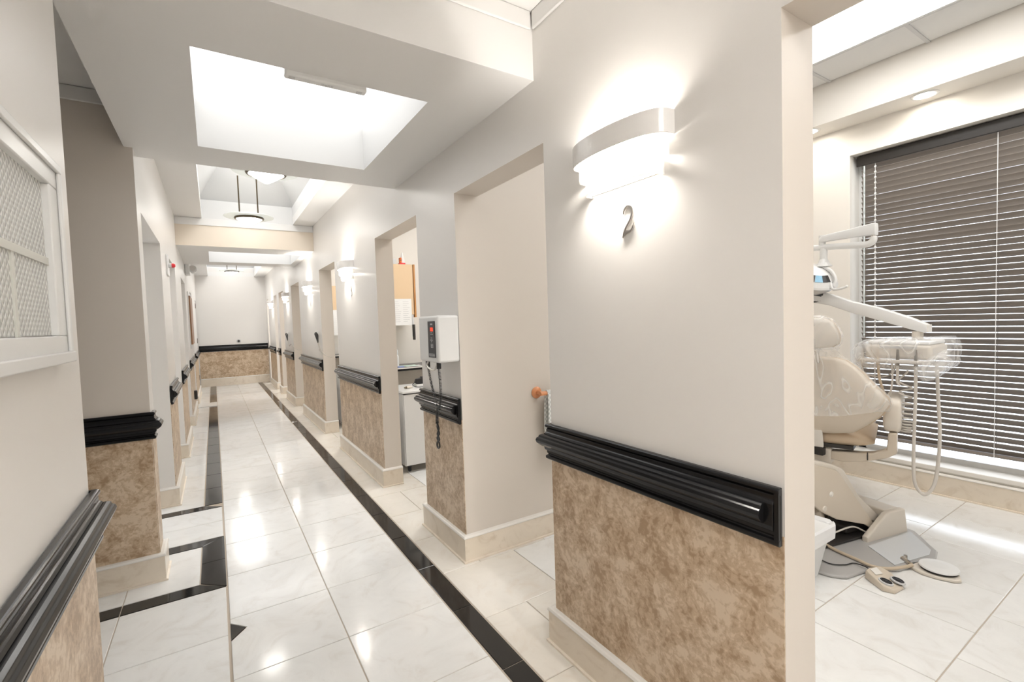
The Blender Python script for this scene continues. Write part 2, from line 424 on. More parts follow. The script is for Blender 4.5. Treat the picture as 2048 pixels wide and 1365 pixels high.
# ------------------------------------------------------------------ ceilings
SZ, CZ = 2.405, 2.74
def slab_hole(bm, x0, x1, y0, y1, hx0, hx1, hy0, hy1, z0, z1):
    box0 = globals()['box']
    def box(bm, a, b, c, d, e, f):
        if b-a > 1e-4 and d-c > 1e-4: box0(bm, a, b, c, d, e, f)
    box(bm, x0, hx0, y0, y1, z0, z1); box(bm, hx1, x1, y0, y1, z0, z1)
    box(bm, hx0, hx1, y0, hy0, z0, z1); box(bm, hx0, hx1, hy1, y1, z0, z1)
c1 = BM()
slab_hole(c1, -0.358, XR, 1.64, 3.44, -0.02, 0.876, 2.03, 3.10, SZ, CZ)       # first dropped soffit
slab_hole(c1, XL, XR, 6.75, 8.65, 0.0, 1.10, 7.19, 8.28, SZ+.005, CZ)         # second dropped soffit
soff = struct(new_obj('ceiling_soffit', c1, [m_ceil, m_cream, m_shaft]))
for p in soff.data.polygons:
    if p.normal.y < -0.9 and abs(p.center.y-6.75) < 0.01: p.material_index = 1
    elif abs(p.normal.z) < 0.1 and (2.0 < p.center.y < 3.15 or 7.1 < p.center.y < 8.35): p.material_index = 2
c2 = BM()
slab_hole(c2, -0.8, 1.5, -2.0, 1.64, 0.0, 0.876, -1.75, -0.55, CZ-0.06, CZ+0.1)                               # ceiling behind / above the camera
box(c2, -2.1, -0.358, 0.9, 3.28, CZ-0.06, CZ+0.1)
slab_hole(c2, XL, XR, 3.44, 6.75, -0.05, 0.945, 3.75, 6.75, CZ, CZ+.1)
slab_hole(c2, XL, XR, 8.65, 13.82, -0.05, 0.95, 9.1, 13.819, CZ, CZ+.1)
box(c2, -0.65, XL-TH, 3.46, 13.82, 2.75, 2.8)
struct(new_obj('ceiling', c2, m_ceil))
# shafts
def shaft_box(name, x0, x1, y0, y1, z0, z1, t=0.03):
    b = BM(); box(b, x0-t, x0, y0-t, y1+t, z0, z1); box(b, x1, x1+t, y0-t, y1+t, z0, z1)
    box(b, x0, x1, y0-t, y0, z0, z1); box(b, x0, x1, y1, y1+t, z0, z1)
    return struct(new_obj(name, b, m_shaft))
def skylight(x0, x1, y0, y1, z, label, m=None):
    e = empty('skylight', ((x0+x1)/2, (y0+y1)/2, z), label, 'skylight', 'flat skylights in the corridor soffits')
    new_obj('diffuser', box(BM(), x0, x1, y0, y1, z, z+0.01), m or m_sky, e)
    return e
skylight(-0.02, 0.876, 2.03, 3.10, 2.665, 'large glowing rectangular skylight nearest the camera, in the first dropped ceiling')
skylight(0.0, 1.10, 7.19, 8.28, 2.665, 'second bright skylight, seen beyond the cream beam over the corridor')
skylight(0.0, 0.876, -1.75, -0.55, CZ-.02, 'unseen added skylight behind the camera, filling the near corridor with light', m_fill)  # added light source out of view, brightens the near walls
def hip(x0, x1, y0, y1, z0, z1, z2, inset, label, far=True):
    b = BM(); t = 0.03
    box(b, x0-t, x0, y0-t, y1+t, z0, z1); box(b, x1, x1+t, y0-t, y1+t, z0, z1)
    box(b, x0, x1, y0-t, y0, z0, z1); 
    if far: box(b, x0, x1, y1, y1+t, CZ+.0005, z1)
    lo = [(x0-t, y0-t, z1), (x1+t, y0-t, z1), (x1+t, y1+t, z1), (x0-t, y1+t, z1)]
    hi = [(x0+inset, y0+inset*1.5, z2), (x1-inset, y0+inset*1.5, z2), (x1-inset, y1-inset*1.5, z2), (x0+inset, y1-inset*1.5, z2)]
    L = [b.verts.new(p) for p in lo]; Hh = [b.verts.new(p) for p in hi]
    for k in range(4): b.faces.new((L[k], L[(k+1) % 4], Hh[(k+1) % 4], Hh[k]))
    struct(new_obj('ceiling_vault', b, m_shaft))
    e = empty('roof_light', ((x0+x1)/2, (y0+y1)/2, z2), label, 'skylight')
    new_obj('diffuser', box(BM(), hi[0][0]-.01, hi[1][0]+.01, hi[0][1]-.01, hi[2][1]+.01, z2, z2+.01), m_sky3, e)
hip(-0.05, 0.945, 3.75, 6.75, CZ+.1, 2.965, 3.35, 0.22, 'raised roof light at the top of the vault over the two nearer pendants')
hip(-0.05, 0.95, 9.1, 13.78, CZ+.1, 2.965, 3.35, 0.22, 'raised roof light above the far end of the corridor', False)
# cove mouldings under the ceiling
tr = BM(); K = CZ-0.06
box(tr, -0.358, XR-.012, 1.628, 1.6405, K-.075, K); box(tr, XR-.012, XR, -1.9, 1.628, K-.075, K)
box(tr, -0.37, -0.358, 1.628, 3.268, K-.075, K); box(tr, -2.0, -0.358, 3.268, 3.28, K-.075, K)
box(tr, XL, XR, 6.738, 6.75, CZ-.085, CZ-.0005)
struct(new_obj('trim_1', tr, m_ceil, bevel=0.006))

# ------------------------------------------------------------------ treatment room ceiling: soffit, grid, tiles, troffers
CR = 3.21
struct(new_obj('ceiling_room_deck', box(BM(), XR+TH, 4.72, -1.3, 2.56, CR+0.02, CR+0.09), m_ceil))
struct(new_obj('ceiling_room_soffit', box(BM(), 4.23, 4.5, -1.28, 2.44, 2.90, CR+.02), m_room))
cg = empty('ceiling_grid', (3.0, 1.0, CR)); cg['kind'] = 'structure'
gx = [1.39, 2.0, 2.61, 3.22, 3.83, 4.23]; gy = [-1.22, -0.61, 0.0, 0.61, 1.22, 1.83, 2.43]
gb = BM()
trof = [(3.22, 3.83, 0.61, 1.83), (3.22, 3.83, -1.22, 0.0), (2.0, 2.61, 0.0, 1.22)]
inside = lambda x, y: any(a+.01 < x < b-.01 and c+.01 < y < d-.01 for a, b, c, d in trof)
for x in gx[:-1]:
    for y0, y1 in zip(gy, gy[1:]):
        if not inside(x, (y0+y1)/2): box(gb, x-.011, x+.011, y0+.011, min(y1, 2.44)-.011, CR-.006, CR+.002)
for y in gy[:-1]:
    for x0, x1 in zip(gx, gx[1:]):
        if not inside((x0+x1)/2, y): box(gb, x0-.011, x1-.011 if x1 < 4.2 else x1, y-.011, y+.011, CR-.0055, CR+.0015)
new_obj('grid_bars', gb, m_grid, cg)
tc = {}
for i in range(len(gx)-1):
    for j in range(len(gy)-1):
        cx, cy = (gx[i]+gx[i+1])/2, (gy[j]+gy[j+1])/2
        if any(a < cx < b and c < cy < d for a, b, c, d in trof): continue
        w_, d_ = round(gx[i+1]-gx[i]-.016, 3), round(gy[j+1]-gy[j]-.016, 3)
        if (w_, d_) not in tc:
            me = bpy.data.meshes.new('ceiling_tile'); b = box(BM(), -w_/2, w_/2, -d_/2, d_/2, 0.0, 0.014); b.to_mesh(me); b.free(); me.materials.append(m_ctile); tc[(w_, d_)] = me
        o = bpy.data.objects.new('ceiling_tile', tc[(w_, d_)]); C.objects.link(o); o.parent = cg
        o.location = Vector((cx, cy, CR+.002))-cg.location
lab = ['long bright fluorescent ceiling panel over the dental chair, by the soffit', 'rear fluorescent ceiling panel of the treatment room', 'fluorescent ceiling panel of the treatment room nearest the corridor']
for q, (a, b_, c_, d_) in enumerate(trof):
    e = empty('troffer_light', ((a+b_)/2, (c_+d_)/2, CR), lab[q], 'ceiling light')
    new_obj('diffuser', box(BM(), a+.025, b_-.025, c_+.025, d_-.025, CR+.001, CR+.006), m_trof, e)
    f = BM(); box(f, a, a+.025, c_, d_, CR-.004, CR+.01); box(f, b_-.025, b_, c_, d_, CR-.004, CR+.01)
    box(f, a+.025, b_-.025, c_, c_+.025, CR-.004, CR+.01); box(f, a+.025, b_-.025, d_-.025, d_, CR-.004, CR+.01)
    new_obj('frame', f, m_white, e)
def downlight(x, y, z, label):
    e = empty('downlight', (x, y, z), label, 'downlight', 'round downlights in the window soffit')
    new_obj('trim_ring', lathe(BM(), [(0.058, -0.001), (0.060, -0.006), (0.078, -0.004), (0.080, 0.0)], (x, y, z), 28), m_white, e, smooth=True)
    new_obj('lamp', lathe(BM(), [(0.0, -0.003), (0.058, -0.003), (0.058, -0.001)], (x, y, z), 28), m_downl, e)
    return e
downlight(4.335, 1.27, 2.9, 'round white downlight in the soffit above the window blind')
downlight(4.30, 2.02, 2.9, 'round white downlight in the soffit, half hidden by the doorway edge')
downlight(4.335, 0.45, 2.9, 'round white downlight at the near end of the window soffit')
# simple ceilings and lights of the other rooms
struct(new_obj('ceiling_rooms', box(BM(), XR+TH, 3.5, 2.56, 13.9, 2.9, 2.96), m_ceil))
for q, (x0, y0, ww_, dd_) in enumerate(((1.8, 3.5, 1.2, 0.6), (1.8, 6.6, 1.2, 0.6), (1.8, 9.5, 1.2, 0.6), (1.8, 12.1, 1.2, .6))):
    e = empty('panel_light', (x0+ww_/2, y0+dd_/2, 2.9), ['ceiling panel light of the second treatment room', 'ceiling panel light of the third treatment room', 'ceiling panel light of the fourth treatment room', 'ceiling panel light of the farthest treatment room'][q], 'ceiling light')
    new_obj('diffuser', box(BM(), x0, x0+ww_, y0, y0+dd_, 2.893, 2.8995), m_trof2, e)
    f = BM(); box(f, x0-.03, x0, y0-.03, y0+dd_+.03, 2.886, 2.8998); box(f, x0+ww_, x0+ww_+.03, y0-.03, y0+dd_+.03, 2.886, 2.8998); box(f, x0, x0+ww_, y0-.03, y0, 2.886, 2.8998); box(f, x0, x0+ww_, y0+dd_, y0+dd_+.03, 2.886, 2.8998)
    new_obj('frame', f, m_white, e)

# ================================================================== WAINSCOT, BASEBOARDS, RAILS
BH = 0.155
def wains(parent, x0, x1, y0, y1):
    return new_obj('wainscot_panel', box(BM(), x0, x1, y0, y1, BH, 0.83), m_wains, parent)
for a, b in PIER[:-1]: wains(wall_r, XR-.004, XR, a+.001, b-.001)
for a, b in LP: wains(wall_l, XL, XL+.004, a+.001, b-.001)
wains(wall_l, -2.0, XL-.001, 3.276, 3.28)
we = bpy.data.objects['wall_end']
new_obj('wainscot_panel', box(BM(), XL, XR, 13.815, 13.82, .2, 0.86), m_wains, we)
# baseboards: stone board with a pale rounded cap and a thin shoe strip
def base_run(boards, pts, normal_side=1, h=BH, t=0.025):
    """pts polyline in plan; board stands on the right-hand side (normal_side=1) of the direction of travel, mitred"""
    P = [Vector((x, y, 0)) for x, y in pts]; n = len(P)
    def off(d):
        out = []
        for i in range(n):
            ns = []
            if i > 0: e = (P[i]-P[i-1]).normalized(); ns.append(Vector((e.y, -e.x, 0)))
            if i < n-1: e = (P[i+1]-P[i]).normalized(); ns.append(Vector((e.y, -e.x, 0)))
            if len(ns) == 2: m_ = (ns[0]+ns[1]); m_ = m_/max(1e-6, m_.length); k = 1/max(0.3, m_.dot(ns[0]))
            else: m_ = ns[0]; k = 1
            out.append(P[i]+m_*d*k*normal_side)
        return out
    def sweep(prof, bm):
        rings = [[None]*len(prof) for _ in range(n)]
        for j, (d, z) in enumerate(prof):
            o = off(d)
            for i in range(n): rings[i][j] = bm.verts.new((o[i].x, o[i].y, z))
        m_ = len(prof)
        for a, b in zip(rings, rings[1:]):
            for k in range(m_): bm.faces.new((a[k], a[(k+1) % m_], b[(k+1) % m_], b[k]))
        bm.faces.new(rings[0][::-1]); bm.faces.new(rings[-1])
    sweep([(0.0, 0.0), (t, 0.0), (t, h-0.016), (0.0, h-0.016)], boards[0])
    sweep([(0.0, h-0.016), (t+.003, h-0.016), (t+.005, h-.011), (t+.001, h-.003), (t-.006, h), (0.0, h)], boards[1])
    sweep([(t, 0.0), (t+.010, 0.0), (t+.010, 0.009), (t, 0.011)], boards[2])
def baseboard(name, runs, h=BH):
    bs = (BM(), BM(), BM())
    for r_ in runs: base_run(bs, r_, 1, h)
    o = struct(new_obj(name, bs[0], m_stone)); new_obj('cap', bs[1], m_cap, o); new_obj('shoe', bs[2], m_stone, o)
    return o
XJ = XR+TH
runs = []
for i, (a, b) in enumerate(PIER[:-1]):
    # travel so that the right-hand normal points out of the pier
    if i == 2: runs.append([(4.45, 2.44), (XR, 2.44), (XR, 3.03), (XJ, 3.03)][::1])
    else: runs.append([(XJ, a), (XR, a), (XR, b), (XJ, b)])
# right-hand normal of direction (+y) is +x, so flip the order
runs = [r_[::-1] for r_ in runs]
baseboard('baseboard_right', runs)
lr = [[(XL, -1.9), (XL, 1.75), (XL-TH, 1.75)], [(-2.0, 3.28), (XL, 3.28), (XL, 3.46), (XL-TH, 3.46)]]
for a, b in LP[2:]: lr.append([(XL-TH, a), (XL, a), (XL, b), (XL-TH, b)])
baseboard('baseboard_left', lr)
baseboard('baseboard_end', [[(XL, 13.82), (XR, 13.82)]], 0.2)
baseboard('baseboard_window', [[(4.5, 2.44), (4.5, -1.28)]], 0.165)

# black chair rails
RB = [(0.0, .806), (.013, .806), (.018, .811), (.018, .821), (.010, .826), (.010, .938), (.018, .943), (.018, .952), (.013, .957), (0.0, .957)]
RM = [(.010, .828), (.014, .834), (.014, .843), (.020, .847), (.022, .858), (.022, .914), (.018, .920), (.014, .924), (.014, .936), (.010, .938)]
RC = [(.022, .860), (.030, .862), (.037, .868), (.045, .876), (.048, .886), (.045, .896), (.039, .900), (.037, .908), (.029, .912), (.022, .913)]
RP = RB[:5]+RM[:5]+RC+RM[5:]+RB[5:]
def sweep_prof(bm, prof, pts, dz=0.0):
    P = [Vector((x, y, 0)) for x, y in pts]; n = len(P)
    rings = [[None]*len(prof) for _ in range(n)]
    for i in range(n):
        ns = []
        if i > 0: e = (P[i]-P[i-1]).normalized(); ns.append(Vector((e.y, -e.x, 0)))
        if i < n-1: e = (P[i+1]-P[i]).normalized(); ns.append(Vector((e.y, -e.x, 0)))
        if len(ns) == 2: m_ = (ns[0]+ns[1]).normalized(); k = 1/max(0.3, m_.dot(ns[0]))
        else: m_ = ns[0]; k = 1
        for j, (d, z) in enumerate(prof):
            q = P[i]+m_*d*k; rings[i][j] = bm.verts.new((q.x, q.y, z+dz))
    m_ = len(prof)
    for a, b in zip(rings, rings[1:]):
        for k in range(m_): bm.faces.new((a[k], a[(k+1) % m_], b[(k+1) % m_], b[k]))
    bm.faces.new(rings[0][::-1]); bm.faces.new(rings[-1])
    return bm
def rail(name, pts, end_gap=0.0, dz=0.0):
    def short(g):
        P = [Vector((x, y, 0)) for x, y in pts]
        if g: d = (P[-1]-P[-2]).normalized(); P[-1] = P[-1]-d*g
        return [(p.x, p.y) for p in P]
    b = sweep_prof(BM(), RB, pts, dz)
    o = struct(new_obj(name, b, m_rail, bevel=0.0015, seg=1))
    if end_gap:
        e_ = Vector((*pts[-1], 0)); d = (Vector((*pts[-1], 0))-Vector((*pts[-2], 0))).normalized()
        q = [tuple((e_-d*.013)[:2]), tuple((e_-d*.0005)[:2])]
        new_obj('end_band', sweep_prof(BM(), [(.010, .812+dz), (.0175, .812+dz), (.0175, .951+dz), (.010, .951+dz)], q), m_rail, o, bevel=.001, seg=1)
    new_obj('moulding', sweep_prof(BM(), RM, short(end_gap*.5), dz), m_rail, o, bevel=0.001, seg=1)
    new_obj('moulding_core', sweep_prof(BM(), RC, short(end_gap*1.35), dz), m_rail, o, bevel=0.001, seg=1)
    return o
n_ = 2
XW = XR-.004
for i, (a, b) in enumerate(PIER[1:-1]):
    # the moulding stops short of the near edge and is mitred round the far corner
    far = b; ret = [(XR+.05, far), (XW, far)] if i != 1 else [(XR+.05, far), (XW, far)]
    rail('trim_%d' % n_, [(XR+.035, far), (XW, far), (XW, a+.004)], .026, 0.0 if i < 3 else .012); n_ += 1
XW2 = XL+.004
rail('trim_%d' % n_, [(XW2, -1.9), (XW2, 1.75), (XL-.05, 1.75)]); n_ += 1
rail('trim_%d' % n_, [(-2.0, 3.276), (XW2, 3.276), (XW2, 3.35)]); n_ += 1
for a, b in LP[2:]:
    rail('trim_%d' % n_, [(XW2, a+.01), (XW2, b)], 0.0, .008); n_ += 1
o = struct(new_obj('trim_%d' % n_, sweep_prof(BM(), RP, [(XL, 13.815), (XR, 13.815)], .06), m_rail)); o.scale.z = 1.0; n_ += 1

# doors and casings on the left
def door(i, y0, y1, xf, hinge=False):
    d = struct(new_obj('door_%d' % i, box(BM(), xf-.035, xf, y0, y1, 0.01, 2.05), m_white, bevel=.003))
    h = BM(); 
    for (za, zb) in ((0.2, 0.95), (1.1, 1.9)):
        box(h, xf, xf+.006, y0+.12, y1-.12, za, zb)
    new_obj('door_panel', h, m_white, d, bevel=.004)
    b = BM(); lathe(b, [(0, .05), (.02, .05), (.026, .03), (.02, .012), (.012, 0), (0, 0)], (xf, y0+.07, 1.0), 14, Matrix.Rotation(math.pi/2, 4, 'Y'))
    new_obj('door_knob', b, m_chrome, d, smooth=True)
    c = BM(); box(c, xf-.03, xf+.018, y0-.07, y0, 0, 2.1); box(c, xf-.03, xf+.018, y1, y1+.07, 0, 2.1); box(c, xf-.03, xf+.018, y0-.07, y1+.07, 2.1, 2.17)
    new_obj('door_casing', c, m_white, d, bevel=.004)
    return d
door(1, 3.62, 4.45, -0.56); door(2, 5.5, 6.22, -0.52); door(3, 7.48, 8.26, -0.52); door(4, 10.08, 10.62, -0.52)
d5 = door(5, 12.86, 13.72, XL-.035)
for z in (0.25, 1.15, 2.0):
    new_obj('hinge', box(BM(), XL-.036, XL-.012, 13.70, 13.74, z-.06, z+.06), m_bronze, d5)

# ------------------------------------------------------------------ wall window on the near left
W = struct(new_obj('window_1', box(BM(), -0.3195, -0.3165, 0.45, 1.50, 1.40, 1.75), m_dia))
f = BM(); OY0, OY1, OZ0, OZ1, IY0, IY1, IZ0, IZ1 = 0.36, 1.565, 1.340, 1.806, 0.43, 1.490, 1.398, 1.750
for (a, b, c_, d_) in ((OY0, OY1, IZ1, OZ1), (OY0, OY1, OZ0, IZ0), (OY0, IY0, IZ0, IZ1), (IY1, OY1, IZ0, IZ1)):
    box(f, -0.32, -0.302, a, b, c_, d_)
box(f, -0.302, -0.294, OY0, OY1+.004, OZ1-.016, OZ1+.004); box(f, -0.302, -0.294, OY1-.014, OY1+.004, OZ0, OZ1-.016)
box(f, -0.302, -0.290, OY0, OY1+.006, OZ0-.006, OZ0+.020)
new_obj('window_frame', f, m_white, W, bevel=.003)
mu = BM(); box(mu, -0.3165, -0.312, IY0, IY1, 1.562, 1.578)
for y in (0.72, 0.99, 1.26): box(mu, -0.3165, -0.313, y-.007, y+.007, IZ0, 1.562); 
new_obj('muntin', mu, mat('greenish muntin', (.66, .66, .61), .4), W)

# ------------------------------------------------------------------ room window: glass, sill, blind
win = struct(new_obj('window_2', box(BM(), 4.688, 4.694, WY0, WY1, WZ0, WZ1), m_glassp))
wf = BM()
box(wf, 4.67, 4.71, WY1-.05, WY1, WZ0, WZ1); box(wf, 4.67, 4.71, WY0, WY0+.05, WZ0, WZ1)
box(wf, 4.67, 4.71, WY0, WY1, WZ1-.05, WZ1); box(wf, 4.67, 4.71, WY0, WY1, WZ0, WZ0+.05)
new_obj('window_frame', wf, m_white, win)
new_obj('window_sill', box(BM(), 4.485, 4.67, WY0-.02, WY1+.0, WZ0-.022, WZ0+.012), m_cap, win, bevel=.005)
bl = empty('window_blind', (4.6, 0.7, WZ1), 'dark grey-brown horizontal slat blind covering the treatment room window', 'blind')
new_obj('valance', box(BM(), 4.565, 4.582, WY0+.02, WY1-.02, 2.575, 2.655), m_val, bl, bevel=.004)
new_obj('head_rail', box(BM(), 4.585, 4.635, WY0+.02, WY1-.02, 2.605, 2.65), m_val, bl)
SP, SW = 0.0432, 0.0425
th = math.radians(-58.5); b = BM(); L2 = (WY1-WY0-.07)/2
sec = []
for s in (-1, -.5, 0, .5, 1):
    u = s*SW/2; bow = 0.0035*(1-s*s); sec.append((u*math.cos(th)+bow*math.sin(th)*-1, u*math.sin(th)+bow*math.cos(th)))
top = [(x, z+.0028) for x, z in sec]; ring = sec+top[::-1]
R1 = [b.verts.new((x, -L2, z)) for x, z in ring]; R2 = [b.verts.new((x, L2, z)) for x, z in ring]
for k in range(len(ring)): b.faces.new((R1[k], R1[(k+1) % len(ring)], R2[(k+1) % len(ring)], R2[k]))
b.faces.new(R1[::-1]); b.faces.new(R2); bmesh.ops.recalc_face_normals(b, faces=b.faces)
sm = bpy.data.meshes.new('slat'); b.to_mesh(sm); b.free(); sm.materials.append(m_slat)
z = 2.565; cnt = 0
while z > 0.33:
    o = bpy.data.objects.new('slat', sm); C.objects.link(o); o.parent = bl
    o.location = Vector((4.61, (WY0+WY1)/2-.008, z+random.uniform(-.0008, .0008)))-bl.location
    o.rotation_euler = (random.uniform(-.0006, .0006), random.uniform(-.05, .05), random.uniform(-.0006, .0006))
    z -= SP; cnt += 1
new_obj('bottom_rail', box(BM(), 4.585, 4.635, WY0+.03, WY1-.035, z+.005, z+.025), m_slat, bl, bevel=.003)
for y in (1.655, 0.95, 0.25, -0.3):
    b = BM(); box(b, 4.583, 4.5845, y-.002, y+.002, z+.01, 2.6); box(b, 4.636, 4.6375, y-.002, y+.002, z+.01, 2.6)
    zz = 2.55
    while zz > 0.34 and y > 1.5:
        lathe(b, [(0, -.003), (.006, -.003), (.009, 0), (.006, .003), (0, .003)], (4.584, y, zz), 8, Matrix.Rotation(math.pi/2, 4, 'Y')); zz -= SP
    new_obj('ladder_cord', b, m_cord, bl)
new_obj('tilt_wand', tube(BM(), [(4.568, 1.725, 2.57), (4.560, 1.722, 1.9), (4.558, 1.722, 1.17)], .006, 8), film('clear wand', .5, (.85, .93, .95)), bl)

# ================================================================== LIGHT FITTINGS
def arc(y0, y1, depth, n=20, wall=XR):
    c_ = (y0+y1)/2; a = (y1-y0)/2
    return [(wall-depth*max(0.0, math.sin(math.pi*k/n))**0.62, c_-a*math.cos(math.pi*k/n)) for k in range(n+1)]
def shell(bm, y0, y1, depth, z0, z1, t=.006):
    o_ = arc(y0, y1, depth); i_ = arc(y0+t, y1-t, depth-t)
    V = [[bm.verts.new((x, y, z)) for x, y in L] for L, z in ((o_, z0), (o_, z1), (i_, z1), (i_, z0))]
    n = len(o_)
    for a, b in ((0, 1), (1, 2), (2, 3), (3, 0)):
        for k in range(n-1): bm.faces.new((V[a][k], V[a][k+1], V[b][k+1], V[b][k]))
    bm.faces.new([V[j][0] for j in range(4)]); bm.faces.new([V[j][n-1] for j in range(3, -1, -1)])
YC = 1.142
sc0 = empty('wall_sconce', (XR, YC, 1.92), 'large white tiered wall sconce above the number 2', 'wall light', 'tiered white wall sconces along the corridor')
new_obj('top_tier', (lambda b: (shell(b, YC-.211, YC+.211, .098, 1.940, 2.012), b)[1])(BM()), m_gloss, sc0, smooth=False, bevel=.0015)
new_obj('middle_tier', (lambda b: (shell(b, YC-.189, YC+.186, .084, 1.886, 1.932), b)[1])(BM()), m_tier, sc0)
new_obj('lower_tier', (lambda b: (shell(b, YC-.170, YC+.158, .070, 1.833, 1.878), b)[1])(BM()), m_tier, sc0)
new_obj('back_plate', box(BM(), XR-.006, XR, YC-.16, YC+.15, 1.84, 1.985), m_white, sc0)
b = BM()
tube(b, [(XR-.034, YC-.12, 1.915), (XR-.034, YC+.11, 1.915)], .010, 8)
new_obj('lamp_tube', b, m_bulb, sc0)
for nm in [o for o in sc0.children if o.name.startswith('top_tier')]:
    nm.data.shade_smooth(); nm.data.set_sharp_from_angle(angle=math.radians(50))
sl = ['white tiered wall sconce above the number 3, on the pier past the first wide doorway', 'third white wall sconce from the camera, above the nearer dark handset', 'fourth white wall sconce from the camera, above the farther dark handset', 'farthest white wall sconce, next to the end wall']
for q, y in enumerate((4.93, 7.22, 9.62, 12.25)):
    c_ = copy_tree(sc0, (XR, y, 1.95)); c_['label'] = sl[q]

P0z = 2.725
pd = empty('pendant_light', (0.42, 6.3, P0z), 'pendant lamp with a wide glass disc hanging lower, in front of the cream beam', 'pendant light', 'disc pendant lamps over the corridor')
px, py = 0.42, 6.3
new_obj('glass_disc', lathe(BM(), [(0.10, -.006), (.255, -.004), (.258, 0), (.255, .004), (.10, .008), (.10, -.006)], (px, py, P0z-.02), 48), m_disc, pd, smooth=False)
new_obj('bowl_ring', lathe(BM(), [(0.135, -.030), (.150, -.028), (.156, -.018), (.15, -.006), (.135, -.006), (.135, -.030)], (px, py, P0z-.02), 40), m_bronze, pd, smooth=True)
new_obj('bowl', lathe(BM(), [(0.0, -.105), (.015, -.100), (.06, -.074), (.105, -.045), (.130, -.026), (.134, -.016), (0.0, -.014)], (px, py, P0z-.02), 40), m_bowl, pd, smooth=True)
new_obj('canopy_cup', lathe(BM(), [(0.0, .03), (.09, .03), (.11, .008), (.0, .008)], (px, py, P0z-.02), 28), m_bronze, pd, smooth=False)
for sx in (-.095, .095):
    new_obj('rod', tube(BM(), [(px+sx, py, P0z+.0), (px+sx, py, 3.17)], .0075, 8), m_bronze, pd)
    new_obj('rod_cap', tube(BM(), [(px+sx, py, 3.165), (px+sx, py, 3.33)], .004, 6), m_chrome, pd)
c_ = copy_tree(pd, (0.437, 4.42, P0z+.0)); c_['label'] = 'pendant lamp nearest the camera, mostly hidden above the skylight soffit edge'
c_ = copy_tree(pd, (0.44, 12.9, P0z+.075)); c_['label'] = 'small distant pendant lamp in front of the end wall'

# emergency light on the front edge of the first skylight
e = empty('emergency_light', (0.443, 2.05, SZ), 'white emergency light bar on the near edge of the first skylight', 'emergency light')
new_obj('housing', box(BM(), 0.285, 0.602, 2.030, 2.070, SZ-.02, SZ+.06), m_white, e, bevel=.008, seg=3)
for x in (0.312, 0.572): new_obj('lamp_lens', box(BM(), x-.011, x+.011, 2.040, 2.058, SZ-.0225, SZ-.019), m_grid, e)
b = BM()
for dx in (-.018, -.006, .006, .018): box(b, .445+dx-.004, .445+dx+.004, 2.043, 2.056, SZ-.0218, SZ-.0195)
new_obj('logo_mark', b, m_grid, e)

# far-left twin spot emergency light and red call light
e = empty('emergency_spotlight', (-0.25, 8.9, 2.40), 'white boxy emergency spotlight under the ceiling at the far left', 'emergency light')
new_obj('housing', box(BM(), -0.318, -0.26, 8.70, 9.05, 2.27, 2.42), m_white, e, bevel=.01, seg=2)
for y in (8.78, 8.97):
    new_obj('lamp_head', lathe(BM(), [(0, -.045), (.035, -.045), (.052, .02), (.052, .03), (0, .03)], (-0.222, y, 2.35), 16, Matrix.Rotation(math.radians(70), 4, 'X')), m_white, e, smooth=False)
    new_obj('lamp_lens', lathe(BM(), [(0, .031), (.044, .031), (.044, .033), (0, .033)], (-0.222, y, 2.35), 16, Matrix.Rotation(math.radians(70), 4, 'X')), m_chrome, e)
e = empty('signal_light', (-0.30, 5.2, 1.99), 'small white wall signal with a red lens on the left wall', 'signal light')
new_obj('plate', box(BM(), XL, XL+.012, 5.10, 5.30, 1.90, 2.08), m_white, e, bevel=.003)
new_obj('stem', tube(BM(), [(XL+.012, 5.2, 1.99), (XL+.035, 5.2, 1.99)], .022, 10), m_grid, e)
new_obj('red_lens', tube(BM(), [(XL+.035, 5.2, 1.99), (XL+.052, 5.2, 1.99), (XL+.062, 5.2, 1.99)], [.020, .019, .010], 12), m_red, e, smooth=False)
# picture and outlet
e = empty('picture_frame', (XL, 9.1, 1.55), 'tall brown picture in a white frame on the far left wall', 'picture')
new_obj('frame', (lambda b: (box(b, XL, XL+.014, 8.98, 9.05, 1.12, 2.02), box(b, XL, XL+.014, 9.90, 9.96, 1.12, 2.02), box(b, XL, XL+.014, 9.05, 9.90, 1.96, 2.02), box(b, XL, XL+.014, 9.05, 9.90, 1.12, 1.18), b)[-1])(BM()), m_white, e)
new_obj('canvas', box(BM(), XL, XL+.034, 9.05, 9.90, 1.18, 1.96), m_frame, e, bevel=.004)
e = empty('wall_knob', (0.53, 13.82, 1.09), 'tiny grey knob above the black rail of the end wall', 'knob')
new_obj('plate', lathe(BM(), [(0, .006), (.04, .006), (.05, 0)], (0.53, 13.82, 1.10), 16, Matrix.Rotation(math.pi/2, 4, 'X')), m_grid, e)
new_obj('button', lathe(BM(), [(0, .03), (.025, .03), (.03, .006)], (0.53, 13.82, 1.10), 16, Matrix.Rotation(math.pi/2, 4, 'X')), m_dark, e)
e = empty('outlet_box', (XL, 9.25, .36), 'small black box low on the far left wall', 'outlet')
new_obj('box', box(BM(), XL+.004, XL+.045, 9.2, 9.32, .28, .42), m_black, e, bevel=.004)
new_obj('face_plate', box(BM(), XL+.045, XL+.048, 9.21, 9.31, .29, .41), m_dark, e)

